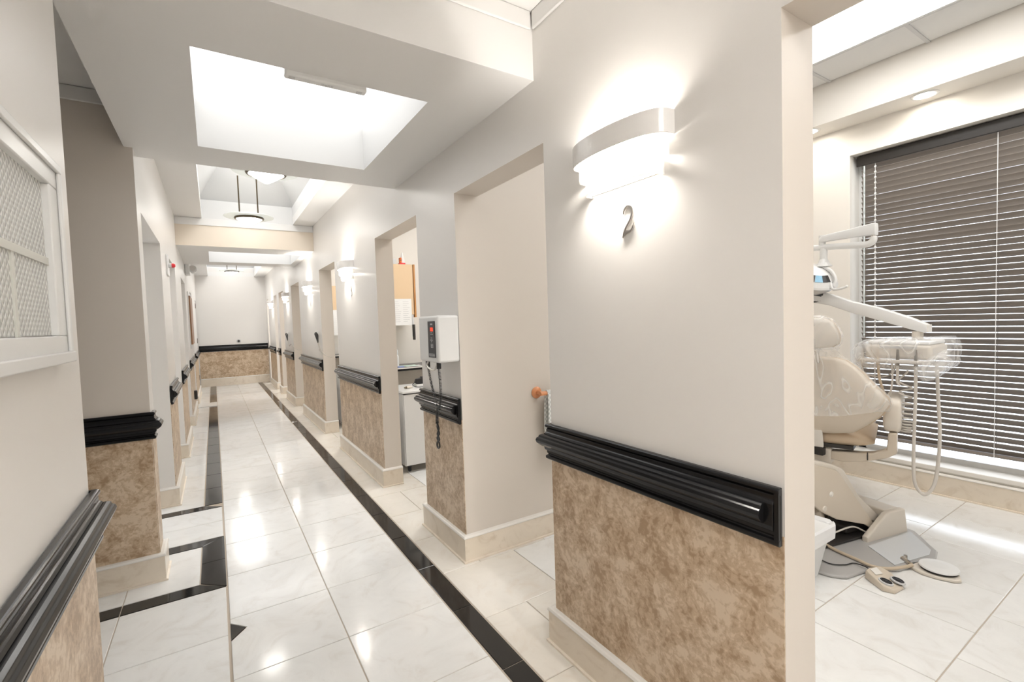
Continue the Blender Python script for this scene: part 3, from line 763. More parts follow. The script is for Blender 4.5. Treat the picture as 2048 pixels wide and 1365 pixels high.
# ------------------------------------------------------------------ numbers
def stroke(pts, ws, t=.005, x0=XR):
    """flat raised stroke on the wall: pts (y,z) with half widths"""
    b = BM(); n = len(pts); A = []; B = []
    for i in range(n):
        p = Vector(pts[i]); d = (Vector(pts[min(i+1, n-1)])-Vector(pts[max(i-1, 0)])).normalized(); s = Vector((-d.y, d.x))*ws[i]
        A.append(p+s); B.append(p-s)
    fr = [[b.verts.new((x0-t, q.x, q.y)) for q in L] for L in (A, B)]; bk = [[b.verts.new((x0-.001, q.x, q.y)) for q in L] for L in (A, B)]
    for k in range(n-1):
        b.faces.new((fr[0][k], fr[0][k+1], fr[1][k+1], fr[1][k])); b.faces.new((bk[0][k], bk[0][k+1], fr[0][k+1], fr[0][k])); b.faces.new((bk[1][k], bk[1][k+1], fr[1][k+1], fr[1][k]))
        b.faces.new((bk[0][k], bk[0][k+1], bk[1][k+1], bk[1][k]))
    b.faces.new((fr[0][0], bk[0][0], bk[1][0], fr[1][0])); b.faces.new((fr[0][-1], bk[0][-1], bk[1][-1], fr[1][-1]))
    return b
def sm2(pts, ws, n=6):
    q = smooth_path([(p[0], p[1], w_) for p, w_ in zip(pts, ws)], n); return [(v.x, v.y) for v in q], [max(.0006, v.z) for v in q]
def num_pt(u, v):   # u right in picture 0..1, v down 0..1 ; slanted figure, y decreases to the right
    return (1.150-0.058*u, 1.768-0.103*v)
e = empty('number_two', (XR, 1.12, 1.72), 'raised metal numeral 2 below the nearest wall sconce', 'number')
p, w_ = sm2([num_pt(.10, .22), num_pt(.20, .07), num_pt(.45, .0), num_pt(.72, .07), num_pt(.80, .22), num_pt(.68, .42), num_pt(.42, .60), num_pt(.18, .78), num_pt(.05, .99)], [.001, .0022, .0035, .0042, .0042, .0038, .0036, .0034, .001])
new_obj('figure', stroke(p, w_), m_chrome, e)
p, w_ = sm2([num_pt(.04, .97), num_pt(.30, .84), num_pt(.62, .81), num_pt(.80, .73), num_pt(.93, .58)], [.0015, .005, .0035, .0025, .0008])
new_obj('foot_stroke', stroke(p, w_, .0055), m_chrome, e)
e = empty('number_three', (XR, 4.85, 1.75), 'raised metal numeral 3 below the second wall sconce', 'number')
def n3(u, v): return (4.882-0.058*u, 1.800-0.103*v)
p, w_ = sm2([n3(.1, .14), n3(.4, .0), n3(.85, .08), n3(.85, .32), n3(.45, .46), n3(.9, .56), n3(.92, .84), n3(.5, 1), n3(.05, .88)], [.001, .003, .004, .004, .0025, .004, .004, .003, .001])
new_obj('figure', stroke(p, w_), m_chrome, e)
e = empty('number_four', (XR, 7.2, 1.75), 'raised metal numeral 4 below the third wall sconce', 'number')
def n4(u, v): return (7.215-0.058*u, 1.795-0.103*v)
p, w_ = sm2([n4(.75, 1), n4(.75, .5), n4(.75, .0), n4(.4, .35), n4(.0, .68), n4(.5, .68), n4(1.0, .68)], [.0025]*7, 2)
new_obj('figure', stroke(p, w_), m_chrome, e)

# ------------------------------------------------------------------ wall mounted unit on pier two
e = empty('wall_control_unit', (XR, 2.6, 1.3), 'white wall-mounted control box with black keypad and coiled cord', 'control box')
new_obj('housing', box(BM(), 1.056, XR, 2.438, 2.722, 1.172, 1.441), m_white, e, bevel=.014, seg=4)
new_obj('keypad_panel', box(BM(), 1.0525, 1.0562, 2.470, 2.572, 1.201, 1.410), m_black, e, bevel=.002, seg=2)
pn = [o for o in e.children if o.name.startswith('keypad')][0]
new_obj('display', box(BM(), 1.0512, 1.0527, 2.496, 2.532, 1.352, 1.374), m_led, pn)
b = BM()
def mark(y0, y1, z0, z1): box(b, 1.0514, 1.0527, y0, y1, z0, z1)
mark(2.498, 2.530, 1.388, 1.397); mark(2.505, 2.530, 1.3435, 1.3455); mark(2.500, 2.510, 1.3335, 1.336); mark(2.520, 2.530, 1.3335, 1.336)
mark(2.508, 2.530, 1.313, 1.3155); mark(2.508, 2.528, 1.306, 1.3085); mark(2.517, 2.521, 1.288, 1.303); mark(2.502, 2.510, 1.297, 1.299); mark(2.528, 2.538, 1.297, 1.299); mark(2.500, 2.508, 1.3, 1.302); mark(2.528, 2.536, 1.302, 1.304)
for yc in (2.506, 2.523):                               # seven-segment style 88
    for zz in (1.259, 1.269, 1.279): mark(yc-.006, yc+.006, zz-.001, zz+.001)
    mark(yc-.0072, yc-.0055, 1.259, 1.279); mark(yc+.0055, yc+.0072, 1.259, 1.279)
mark(2.478, 2.562, 1.207, 1.2085); mark(2.478, 2.562, 1.223, 1.2245)
for k in range(6): mark(2.482+.014*k, 2.490+.014*k, 1.211, 1.220)
new_obj('keypad_print', b, m_ink, pn)
b = BM(); tube(b, smooth_path([(1.085, 2.66, 1.172), (1.075, 2.655, 1.145), (1.07, 2.60, 1.128), (1.07, 2.54, 1.128), (1.075, 2.515, 1.15), (1.085, 2.512, 1.172)]), .007, 8)
new_obj('cord_hook', b, m_chrome, e, smooth=True)
new_obj('plug', (lambda b: (tube(b, [(1.085, 2.505, 1.172), (1.085, 2.505, 1.135)], .013, 10), tube(b, [(1.085, 2.668, 1.172), (1.085, 2.668, 1.135)], .013, 10), b)[-1])(BM()), m_black, e)
def coil(path, r, pitch, wr_, n=10):
    P = smooth_path(path, 40); out = []; s = 0.0; prev = P[0]
    up = Vector((1, 0, 0))
    acc = [0.0]
    for a, b_ in zip(P, P[1:]): acc.append(acc[-1]+(b_-a).length)
    tot = acc[-1]; steps = int(tot/pitch*n); j = 0
    for i in range(steps+1):
        d = tot*i/steps
        while j < len(acc)-2 and acc[j+1] < d: j += 1
        f_ = (d-acc[j])/max(1e-9, acc[j+1]-acc[j]); p_ = P[j].lerp(P[j+1], f_); T = (P[j+1]-P[j]).normalized()
        s_ = T.cross(up).normalized() if abs(T.dot(up)) < .95 else T.cross(Vector((0, 1, 0))).normalized(); u_ = s_.cross(T)
        a_ = 2*math.pi*i/n; out.append(p_+(s_*math.cos(a_)+u_*math.sin(a_))*r)
    return tube(BM(), out, wr_, 4)
ce = empty('coiled_cord', (1.09, 2.6, 1.15), 'black coiled cord hanging in a loop below the white control box', 'cord')
new_obj('left_strand', coil([(1.085, 2.668, 1.14), (1.095, 2.645, 1.02), (1.105, 2.615, .93), (1.098, 2.585, .86), (1.10, 2.590, .80)], .0065, .0085, .0020), m_black, ce)
new_obj('right_strand', coil([(1.085, 2.505, 1.14), (1.10, 2.525, 1.0), (1.105, 2.560, .90), (1.092, 2.575, .86), (1.094, 2.588, .80)], .0065, .0085, .0020), m_black, ce)
new_obj('twisted_end', (lambda b: (tube(b, smooth_path([(1.094, 2.590, .81), (1.10, 2.578, .77), (1.10, 2.600, .735), (1.10, 2.575, .705), (1.10, 2.606, .685), (1.10, 2.610, .662), (1.10, 2.594, .650), (1.10, 2.576, .662), (1.10, 2.580, .685), (1.10, 2.606, .71), (1.102, 2.580, .74), (1.102, 2.602, .775), (1.098, 2.586, .81)], 6), .0055, 6), b)[1])(BM()), m_black, ce)

# brushes with curly leads hanging on the piers
def brush(y, z, y2, z2, label):
    e = empty('wall_handset', (XR, y, z), label, 'handset', 'dark handsets on curly leads')
    d = Vector((0, -.10, -.13)).normalized()
    a = Vector((1.16, y, z)); tube_b = BM()
    tube(tube_b, [a, a+d*.02, a+d*.09, a+d*.16], [.022, .026, .016, .008], 10)
    new_obj('handle', tube_b, m_grey if False else m_dark, e, smooth=False)
    new_obj('hook', box(BM(), 1.165, XR, y-.03, y+.01, z-.03, z+.03), m_white, e, bevel=.004)
    p0 = a+d*.16
    new_obj('curly_lead', coil([tuple(p0), (1.165, p0.y-.10, p0.z-.10), (1.17, y2+.22, z2+.08), (1.20, y2+.02, z2+.01), (1.27, y2-.03, z2-.02)], .006, .012, .0025, 8), m_hosec, e)
brush(6.72, 1.315, 6.36, 1.02, 'dark handset on a pale curly lead, hung by the third doorway')
brush(9.75, 1.29, 9.02, 1.02, 'small dark handset farther down the corridor beside the fourth sconce')

# ------------------------------------------------------------------ towel bar and towel on the partition
e = empty('towel_bar', (1.72, 2.44, .935), 'orange varnished wooden towel bar on the cream partition', 'towel bar')
new_obj('rosette', lathe(BM(), [(0, 0), (.036, 0), (.038, .006), (.030, .014), (.018, .018), (0, .018)], (1.718, 2.44, .935), 24, Matrix.Rotation(math.pi/2, 4, 'X')), m_peg, e, smooth=False, bevel=.001)
new_obj('post', tube(BM(), [(1.718, 2.424, .935), (1.718, 2.375, .935)], .014, 14), m_peg, e)
new_obj('dowel', tube(BM(), [(1.700, 2.372, .935), (2.22, 2.372, .935)], .0135, 14), m_peg, e)
new_obj('rosette', lathe(BM(), [(0, 0), (.036, 0), (.038, .006), (.030, .014), (.018, .018), (0, .018)], (2.2, 2.44, .935), 24, Matrix.Rotation(math.pi/2, 4, 'X')), m_peg, e, smooth=False)
new_obj('post', tube(BM(), [(2.2, 2.424, .935), (2.2, 2.375, .935)], .014, 14), m_peg, e)
b = BM(); prof = [(2.398, .60), (2.402, .72), (2.396, .85), (2.390, .935), (2.382, .950), (2.372, .9545), (2.362, .950), (2.355, .935), (2.348, .85), (2.350, .72), (2.342, .60), (2.330, .545)]
xs = [1.748+.018*k for k in range(20)]
G = [[b.verts.new((x, y+.004*math.sin(x*40+z*9)*(1 if z < .9 else 0), z)) for y, z in prof] for x in xs]
for i in range(len(xs)-1):
    for j in range(len(prof)-1): b.faces.new((G[i][j], G[i+1][j], G[i+1][j+1], G[i][j+1]))
t_ = tag(new_obj('hand_towel', b, m_cloth, smooth=True), 'white checked hand towel draped over the wooden towel bar', 'towel')
s_ = t_.modifiers.new('solid', 'SOLIDIFY'); s_.thickness = .005; s_.offset = -1

# ================================================================== ROOM 3 and 4 FURNITURE (seen through the doorways)
def cart(x0, y0, label):
    x1, y1 = x0+.46, y0+.5
    e = empty('storage_cart', (x0, y0, 0), label, 'cart', 'white storage carts behind the doorways')
    new_obj('body', box(BM(), x0, x1, y0+.018, y1, .065, .742), m_white, e, bevel=.004)
    new_obj('door', box(BM(), x0+.004, x1-.004, y0, y0+.017, .07, .738), m_white, e, bevel=.003)
    new_obj('shadow_gap', box(BM(), x0+.006, x1-.006, y0+.006, y1-.006, .742, .750), m_dark, e)
    new_obj('worktop', box(BM(), x0-.012, x1+.012, y0-.012, y1+.01, .750, .772), m_white, e, bevel=.006, seg=3)
    new_obj('lock', lathe(BM(), [(0, .004), (.008, .004), (.009, 0)], (x0, y0+.28, .60), 12, Matrix.Rotation(-math.pi/2, 4, 'Y')), m_dark, e)
    for (dx, dy) in ((.05, .05), (.41, .05), (.05, .45), (.41, .45)):
        b = BM(); lathe(b, [(0, -.011), (.022, -.011), (.026, -.006), (.026, .006), (.022, .011), (0, .011)], (x0+dx, y0+dy, .027), 16, Matrix.Rotation(math.pi/2, 4, 'Y'))
        box(b, x0+dx-.015, x0+dx+.015, y0+dy-.015, y0+dy+.015, .045, .065)
        new_obj('caster', b, m_black, e)
    return e
cart(1.452, 4.20, 'white storage cart on black casters seen through the second doorway')
c2_ = copy_tree(bpy.data.objects['storage_cart'], (1.44, 6.75, 0)); c2_['label'] = 'white storage cart glimpsed through the third doorway, in shadow'
def cabinet(x0, x1, yb, z0, z1, label):
    e = empty('wall_cabinet', ((x0+x1)/2, yb, z0), label, 'cabinet', 'maple wall cabinets in the far rooms')
    new_obj('body', box(BM(), x0, x1, yb-.30, yb, z0, z1), m_wood, e)
    w2 = (x1-x0-.02)/2
    for k in range(2):
        d = new_obj('door', box(BM(), x0+.0+k*(w2+.01), x0+w2+k*(w2+.01), yb-.32, yb-.301, z0+.004, z1-.002), m_wood, e, bevel=.002, seg=1)
        new_obj('handle', tube(BM(), smooth_path([(x0+w2-.03+k*.07, yb-.322, z0+.10), (x0+w2-.03+k*.07, yb-.345, z0+.12), (x0+w2-.03+k*.07, yb-.345, z0+.2), (x0+w2-.03+k*.07, yb-.322, z0+.22)], 4), .004, 6), m_chrome, d)
    new_obj('edge_panel', box(BM(), x1, x1+.018, yb-.32, yb, z0-.03, z1), m_wood2, e)
    return e
cabinet(1.36, 1.905, 5.32, 1.50, 2.055, 'light maple wall cabinet with papers taped on, seen through the second doorway')
cabinet(1.36, 1.80, 8.25, 1.50, 2.05, 'light maple wall cabinet glimpsed through the third doorway')
def counter(x0, x1, yb, z, label):
    e = empty('counter', ((x0+x1)/2, yb, z), label, 'counter')
    new_obj('worktop', box(BM(), x0, x1, yb-.50, yb, z-.035, z), m_rail, e, bevel=.004)
    new_obj('cabinet_base', box(BM(), x0, x1, yb-.02, yb, 0.0, z-.035), m_beige2, e)
    new_obj('front_edge', box(BM(), x0, x1, yb-.505, yb-.5, z-.012, z+.001), m_cap, e)
    return e
counter(1.345, 2.6, 5.315, .935, 'dark-edged counter on the back wall seen through the second doorway')
counter(1.345, 2.4, 8.245, .935, 'dark-edged counter seen through the third doorway')
# paper charts taped to the cabinet
def chart(x0, x1, y, z0, z1, label, nm='paper_chart'):
    e = empty(nm, ((x0+x1)/2, y, z0), label, 'paper')
    new_obj('sheet', box(BM(), x0, x1, y-.002, y, z0, z1), m_paper, e)
    b = BM(); rng = random.Random(3)
    for k in range(11):
        zz = z1-.03-k*(z1-z0-.05)/11
        for (a, c_) in ((x0+.015, (x0+x1)/2-.012), ((x0+x1)/2+.008, x1-.018)):
            box(b, a, a+(c_-a)*rng.uniform(.55, 1.0), y-.0026, y-.002, zz-.003, zz)
    new_obj('print_lines', b, m_ink, e)
    return e
chart(1.650, 1.865, 4.993, 1.385, 1.675, 'printed white sheets taped below the maple cabinet door')
chart(1.58, 1.76, 7.925, 1.25, 1.66, 'white sheets hanging under the cabinet in the third doorway')
# things on the cabinet top
tag(new_obj('storage_box', box(BM(), 1.64, 1.73, 5.03, 5.15, 2.055, 2.115), m_grid, bevel=.004), 'small grey box on top of the maple cabinet', 'box')
e = empty('tape_dispenser', (1.80, 5.1, 2.055), 'red and orange dispenser standing on the maple cabinet', 'dispenser')
new_obj('base', box(BM(), 1.775, 1.842, 5.06, 5.12, 2.055, 2.078), m_red, e, bevel=.005)
new_obj('upright', box(BM(), 1.778, 1.800, 5.06, 5.10, 2.078, 2.135), m_orange, e, bevel=.004)
new_obj('dark_spots', (lambda b: (box(b, 1.781, 1.797, 5.0592, 5.0605, 2.10, 2.108), box(b, 1.786, 1.797, 5.0592, 5.0605, 2.115, 2.12), b)[-1])(BM()), m_dark, e)
e = empty('paper_roll', (1.84, 5.14, 2.055), 'white conical roll behind the red dispenser on the cabinet', 'roll')
new_obj('cone', lathe(BM(), [(0, 0), (.03, 0), (.028, .05), (.008, .15), (0, .15)], (1.845, 5.17, 2.055), 20), m_white, e, smooth=False)
new_obj('band', lathe(BM(), [(.0292, .02), (.0302, .02), (.0298, .03), (.0288, .03)], (1.845, 5.17, 2.055), 20), m_paper, e)
# bottles and papers on the counter
def bottle(x, y, z, h, r, m, label):
    e = empty('pump_bottle', (x, y, z), label, 'bottle')
    new_obj('body', lathe(BM(), [(0, 0), (r, 0), (r, h*.62), (r*.85, h*.72), (r*.35, h*.8), (r*.35, h*.84), (0, h*.84)], (x, y, z), 20), m, e, smooth=False)
    new_obj('pump', (lambda b: (tube(b, [(x, y, z+h*.84), (x, y, z+h)], r*.16, 8), tube(b, [(x, y, z+h), (x-r*1.0, y, z+h*.985)], r*.16, 8), b)[-1])(BM()), m_white, e)
m_clear = mat('milky plastic', (.78, .81, .82), .25)
bottle(1.685, 5.12, .935, .25, .045, m_clear, 'tall milky bottle on the counter behind the cart')
bottle(1.66, 4.98, .935, .17, .03, m_white, 'short white bottle at the front left of the counter')
bottle(1.53, 7.82, .935, .22, .05, m_white, 'white bottle on the counter in the third doorway')
for k, (x, y, a, m_, lb) in enumerate(((1.83, 4.93, .25, m_paper, 'white leaflet lying on the counter under the charts'), (1.79, 4.96, -.2, mat('green paper', (.55, .72, .62), .7), 'pale green leaflet on the counter'), (1.665, 4.87, .1, mat('blue paper', (.35, .42, .70), .7), 'small blue pad at the counter edge'))):
    o = tag(new_obj('leaflet' if k < 2 else 'note_pad', box(BM(), x-.09 if k < 2 else x-.035, x+.09 if k < 2 else x+.035, y-.06 if k < 2 else y-.03, y+.06 if k < 2 else y+.03, .936+.003*k if k < 2 else .936, .938+.003*k if k < 2 else .948), m_), lb, 'paper')
# curing handpiece and small tools on the cart
e = empty('desk_handset', (1.72, 4.42, .772), 'black handset resting on the white cart beside the coiled cord', 'handset')
new_obj('cradle', box(BM(), 1.655, 1.80, 4.38, 4.47, .773, .800), m_white, e, bevel=.006)
b = BM(); prism(b, [(1.655, 4.40, .815), (1.665, 4.40, .850), (1.715, 4.40, .858), (1.72, 4.40, .872), (1.75, 4.40, .872), (1.755, 4.40, .80), (1.67, 4.40, .80)], (0, .05, 0))
new_obj('handset_body', b, m_black, e, bevel=.005)
new_obj('lead', tube(BM(), smooth_path([(1.66, 4.42, .82), (1.62, 4.40, .80), (1.66, 4.36, .778), (1.76, 4.34, .777), (1.85, 4.36, .777)]), .003, 6), m_black, e)
e = empty('small_bottle', (1.56, 4.36, .772), 'small brown capped vial lying on the white cart', 'vial')
new_obj('body', tube(BM(), [(1.545, 4.36, .786), (1.60, 4.37, .786)], .013, 12), m_beige2, e)
new_obj('cap', tube(BM(), [(1.545, 4.36, .786), (1.520, 4.355, .786)], [.012, .006], 12), m_bronze, e)
# dark tablet edge on the room wall
e = empty('wall_phone', (1.87, 4.98, 1.33), 'dark slim handset edge showing left of the control box', 'phone')
new_obj('body', box(BM(), 1.862, 1.884, 4.95, 4.985, 1.22, 1.39), m_dark, e, bevel=.004)
new_obj('bracket', box(BM(), 1.864, 1.882, 4.985, 4.999, 1.26, 1.5), m_grid, e)

# ================================================================== DENTAL CHAIR
A1 = math.radians(15); D1 = Vector((math.cos(A1), math.sin(A1), 0)); T1 = Vector((math.sin(A1), -math.cos(A1), 0)); O1 = Vector((3.1, 1.38, 0))
def W1(s, t, z): return O1+D1*s+T1*t+Vector((0, 0, z))
A2 = math.radians(-12); D2 = Vector((math.cos(A2), math.sin(A2), 0)); T2 = Vector((math.sin(A2), -math.cos(A2), 0)); O2 = Vector((3.2, 1.19, 0))
def W2(s, t, z): return O2+D2*s+T2*t+Vector((0, 0, z))
chair = empty('dental_chair', (3.2, 1.35, 0), 'beige dental chair seen from behind, wrapped in clear plastic film', 'dental chair')
TC = -0.03
def sup(k, n, p=0.6):
    a = 2*math.pi*k/n; c, s = math.cos(a), math.sin(a)
    return math.copysign(abs(c)**p, c), math.copysign(abs(s)**p, s)
def back_rings(rows, off=0.0, wig=None, N=32, front=True, back=True, p=.62):
    R = []
    for (z, hw, s, tb, tf) in rows:
        r = []
        for k in range(N):
            c, q = sup(k, N, p)
            d = (tf if q > 0 else tb)
            rr_ = 1+(wig(k, z) if wig else 0)
            r.append(W1(s+(d+off)*q*rr_, TC+(hw+off)*c*rr_, z))
        R.append(r)
    return R
rows = [(.672, .10, -.045, .030, .025), (.690, .185, -.048, .048, .035), (.741, .248, -.052, .062, .045), (.806, .312, -.058, .072, .05), (.871, .346, -.066, .076, .052), (.905, .336, -.071, .076, .052), (.95, .298, -.078, .072, .052), (.993, .262, -.085, .068, .05), (1.04, .228, -.094, .06, .048), (1.075, .195, -.101, .052, .044), (1.11, .152, -.108, .040, .036), (1.125, .10, -.112, .02, .02)]
def half(rows, sgn, grow=0.0, s_shift=0.0):
    R = []
    N = 28
    for (z, hw, s, tb, tf) in rows:
        r = []
        for k in range(N):
            a = math.pi*k/(N-1)
            c = math.cos(a); q = math.sin(a)
            c = math.copysign(abs(c)**.75, c); q = q**.55
            r.append(W1(s+s_shift+sgn*(tf if sgn > 0 else tb)*q, TC+(hw+grow)*c, z))
        R.append(r)
    return R
new_obj('backrest_shell', loft(BM(), half(rows, -1)), m_beige, chair, smooth=True)
new_obj('backrest_cushion', loft(BM(), half([(z, hw+.010, s+.004, tb, tf+.012) for z, hw, s, tb, tf in rows], 1)), m_vinyl, chair, smooth=True)
hr = [(1.186, .055, -.200, .02, .02), (1.192, .100, -.200, .030, .035), (1.210, .128, -.200, .038, .045), (1.24, .138, -.202, .042, .05), (1.28, .128, -.206, .042, .05), (1.325, .110, -.211, .038, .045), (1.345, .092, -.214, .03, .035), (1.354, .05, -.216, .015, .02)]
new_obj('headrest_shell', loft(BM(), half(hr, -1)), m_beige2, chair, smooth=True)
new_obj('headrest_cushion', loft(BM(), half([(z, hw+.008, s+.002, tb, tf) for z, hw, s, tb, tf in hr], 1)), m_vinyl, chair, smooth=True)
b = BM(); tube(b, [W1(-.215, TC-.028, 1.22), W1(-.16, TC-.028, 1.10)], .010, 10); tube(b, [W1(-.215, TC+.028, 1.22), W1(-.16, TC+.028, 1.10)], .010, 10)
new_obj('headrest_bars', b, m_chrome, chair)
b = BM(); lathe(b, [(0, -.03), (.034, -.03), (.040, -.01), (.040, .012), (.03, .02), (0, .02)], W1(-.245, TC-.03, 1.255), 20, Matrix.Rotation(math.radians(90), 4, 'Y')@Matrix.Rotation(0, 4, 'Z'))
new_obj('headrest_knob', b, m_beige2, chair, smooth=False)
def wpr(f, pts, vec_t, t0):
    """prism from side profile (s,z) extruded in t"""
    b = BM(); a = [b.verts.new(f(s, t0, z)) for s, z in pts]; c = [b.verts.new(f(s, t0+vec_t, z)) for s, z in pts]; n = len(pts)
    b.faces.new(a); b.faces.new(c[::-1])
    for i in range(n): b.faces.new((a[i], c[i], c[(i+1) % n], a[(i+1) % n]))
    return b
# seat and leg rest
seatp = [(-.02, .60), (-.035, .64), (-.01, .672), (.05, .682), (.5, .665), (.60, .64), (.60, .60), (.5, .585)]
def rounded_seat(hw, sec, taper):
    R = []
    for j in range(13):
        u = -1+2*j/12; k = (1-abs(u)**4*.12)
        R.append([W1(.28+(s-.28)*k, TC+hw*u*(1-taper*(s > .3)*.1), .628+(z-.628)*(1-abs(u)**5*.75)) for s, z in sec])
    return R
new_obj('seat_cushion', loft(BM(), rounded_seat(.275, seatp, 1)), m_vinyl, chair, smooth=True)
new_obj('leg_rest', loft(BM(), [[W1(s, TC+.19*u, z-.012*abs(u)**3) for s, z in ((.60, .60), (.61, .655), (.95, .60), (1.08, .565), (1.06, .53), (.9, .55))] for u in (-1, -.8, -.4, 0, .4, .8, 1)]), m_vinyl, chair, smooth=True)
# frame with cast armrest bracket
new_obj('seat_frame', wpr(W1, [(-.02, .470), (-.02, .565), (.0, .575), (.5, .575), (.5, .52), (.15, .465)], .22, TC-.15), m_beige2, chair, bevel=.012, seg=3)
b = BM(); R = []
br = [(.035, .502, .552), (.10, .497, .558), (.18, .51, .562), (.24, .53, .572), (.30, .552, .60), (.335, .58, .66), (.345, .64, .70), (.346, .70, .74)]
for t, z0, z1 in br[:5]: R.append([W1(-.015, t, z0), W1(-.015, t, z1), W1(.05, t, z1), W1(.05, t, z0)])
R.append([W1(-.015, .346, .585), W1(-.015, .300, .615), W1(.05, .300, .615), W1(.05, .346, .585)])
R.append([W1(-.015, .346, .70), W1(-.015, .308, .70), W1(.05, .308, .70), W1(.05, .346, .70)])
new_obj('armrest_bracket', loft(b, R), m_beige, chair, bevel=.006, seg=2)
new_obj('frame_seam', box(BM(), *(lambda p: (p.x-.004, p.x+.002, p.y-.002, p.y+.002))(W1(-.022, .215, 0)), .53, .575), m_dark, chair)
b = BM(); R = []
for t, k in ((.283, .75), (.288, .92), (.30, 1), (.345, 1), (.357, .92), (.362, .75)):
    pts = [(-.01, .715), (.02, .700), (.30, .775), (.34, .80), (.34, .885), (.30, .893), (.03, .893), (-.005, .882), (-.018, .85), (-.02, .75)]
    cs, cz = .16, .81
    R.append([W1(cs+(s-cs)*(1-(1-k)*.12), t, cz+(z-cz)*k) for s, z in pts])
new_obj('armrest', loft(b, R), m_beige2, chair, smooth=True)
new_obj('mechanism_rail', wpr(W1, [(-.03, .578), (-.03, .600), (.4, .602), (.4, .578)], .33, TC-.15), m_dark, chair)
new_obj('hinge_strap', wpr(W1, [(-.050, .595), (-.10, .70), (-.085, .705), (-.035, .60), (-.035, .575), (-.05, .575)], .055, TC-.02), m_cap, chair, bevel=.004)
b = BM(); p_ = W1(-.03, TC+.005, .545); box(b, p_.x-.02, p_.x+.02, p_.y-.035, p_.y+.035, .525, .575)
new_obj('hinge_socket', b, m_dark, chair, bevel=.006)
# lift arm
arm = [(-.50, .44), (-.48, .53), (-.416, .536), (-.2, .470), (-.160, .440), (.142, .078), (.109, .048), (.095, .070), (.051, .097), (-.187, .170), (-.327, .242), (-.45, .34)]
new_obj('lift_arm_side_panel', wpr(W2, arm, -.012, -.048), m_beige, chair, bevel=.008, seg=3)
arm2 = [(-.50, .44), (-.48, .545), (-.416, .560), (-.2, .496), (-.125, .462), (-.105, .445), (.022, .275), (.198, .125), (.16, .085), (.05, .125), (-.187, .190), (-.327, .262), (-.45, .36)]
new_obj('lift_arm', wpr(W2, arm2, -.17, -.062), m_beige2, chair, bevel=.010, seg=3)
Ry = Matrix.Rotation(math.pi/2, 4, 'X')@Matrix.Identity(4)
rotT = T2.to_track_quat('Z', 'Y').to_matrix().to_4x4()
new_obj('button', lathe(BM(), [(0, .006), (.008, .006), (.009, .003), (.014, .003), (.016, 0)], W2(-.239, -.048, .331), 20, rotT), m_cap, chair)
new_obj('button', lathe(BM(), [(0, .004), (.014, .004), (.018, 0)], W2(-.294, -.048, .253), 20, rotT), m_beige2, chair)
new_obj('lift_cylinder', tube(BM(), [W2(-.27, -.13, .22), W2(-.22, -.13, .13), W2(-.17, -.13, .035)], [.034, .034, .030], 18), m_beige, chair, smooth=False)
# base
new_obj('base_cover', wpr(W2, [(.0, .006), (.372, .006), (.344, .162), (.205, .166), (.174, .160), (.03, .064), (0, .045)], -.035, 0.0), m_beige2, chair, bevel=.008, seg=3)
new_obj('base_cover_top', wpr(W2, [(.20, .006), (.365, .006), (.340, .158), (.21, .162)], -.26, -.036), m_beige2, chair, bevel=.008, seg=3)
new_obj('base_cheek', wpr(W2, [(-.33, .006), (.20, .006), (.20, .155), (.12, .155), (-.33, .075)], -.03, -.27), m_beige2, chair, bevel=.006)
new_obj('base_floor_tray', wpr(W2, [(-.36, .021), (.19, .021), (.19, .034), (-.36, .034)], -.22, -.045), m_dark, chair)
new_obj('base_motor', wpr(W2, [(-.05, .035), (.18, .035), (.18, .13), (.05, .12), (-.05, .08)], -.14, -.09), m_dark, chair, bevel=.01)
b = BM(); tube(b, smooth_path([W2(-.36, -.10, .05), W2(-.2, -.06, .09), W2(-.05, -.055, .10), W2(.06, -.05, .05)]), .005, 6)
new_obj('mechanism_lead', b, m_hosec, chair)
pl = [(2.640, 1.215), (2.655, 1.150), (2.700, 1.095), (2.83, 1.070), (2.925, 1.030), (3.00, .970), (3.30, .905), (3.39, .925), (3.60, 1.09), (3.70, 1.5), (3.2, 1.62), (2.72, 1.56), (2.64, 1.35)]
b = BM(); prism(b, [(x, y, 0.001) for x, y in pl], (0, 0, .016)); new_obj('base_plate', b, m_grey, chair, bevel=.007, seg=3)
b = BM(); prism(b, [(3.02, 1.00, .0172), (3.30, .935, .0172), (3.375, .95, .0172), (3.56, 1.10, .0172), (3.15, 1.17, .0172)], (0, 0, .004)); new_obj('base_plate_panel', b, mat('pale metal plate', (.66, .68, .70), .25), chair, bevel=.0015, seg=1)

# clear film draped over the chair
cover = empty('plastic_chair_cover', (3.05, 1.38, 1.0), 'crumpled clear plastic film draped over the dental chair back and headrest', 'plastic cover')
def wig(k, z):
    return .035*noise.noise(Vector((k*.55, z*16, 3.1)))+.012*math.sin(k*1.7+z*30)
crow = [(.800, .325, -.058, .088, .06), (.835, .345, -.062, .086, .06), (.871, .355, -.066, .086, .062), (.905, .345, -.071, .085, .062), (.95, .31, -.078, .083, .06), (.993, .275, -.085, .08, .058), (1.04, .24, -.094, .07, .055), (1.075, .205, -.101, .062, .05), (1.11, .165, -.108, .055, .045), (1.135, .14, -.12, .05, .04), (1.165, .115, -.15, .05, .04), (1.185, .13, -.18, .05, .05)]
Rr = back_rings(crow, .006, wig, 40)
for i, r in enumerate(Rr[:1]):
    for k in range(40):
        c, q = sup(k, 40); r[k].z += .045*abs(c)**2-.02*(1-abs(c))
new_obj('backrest_film', loft(BM(), Rr, cap=False), m_film, cover, smooth=True)
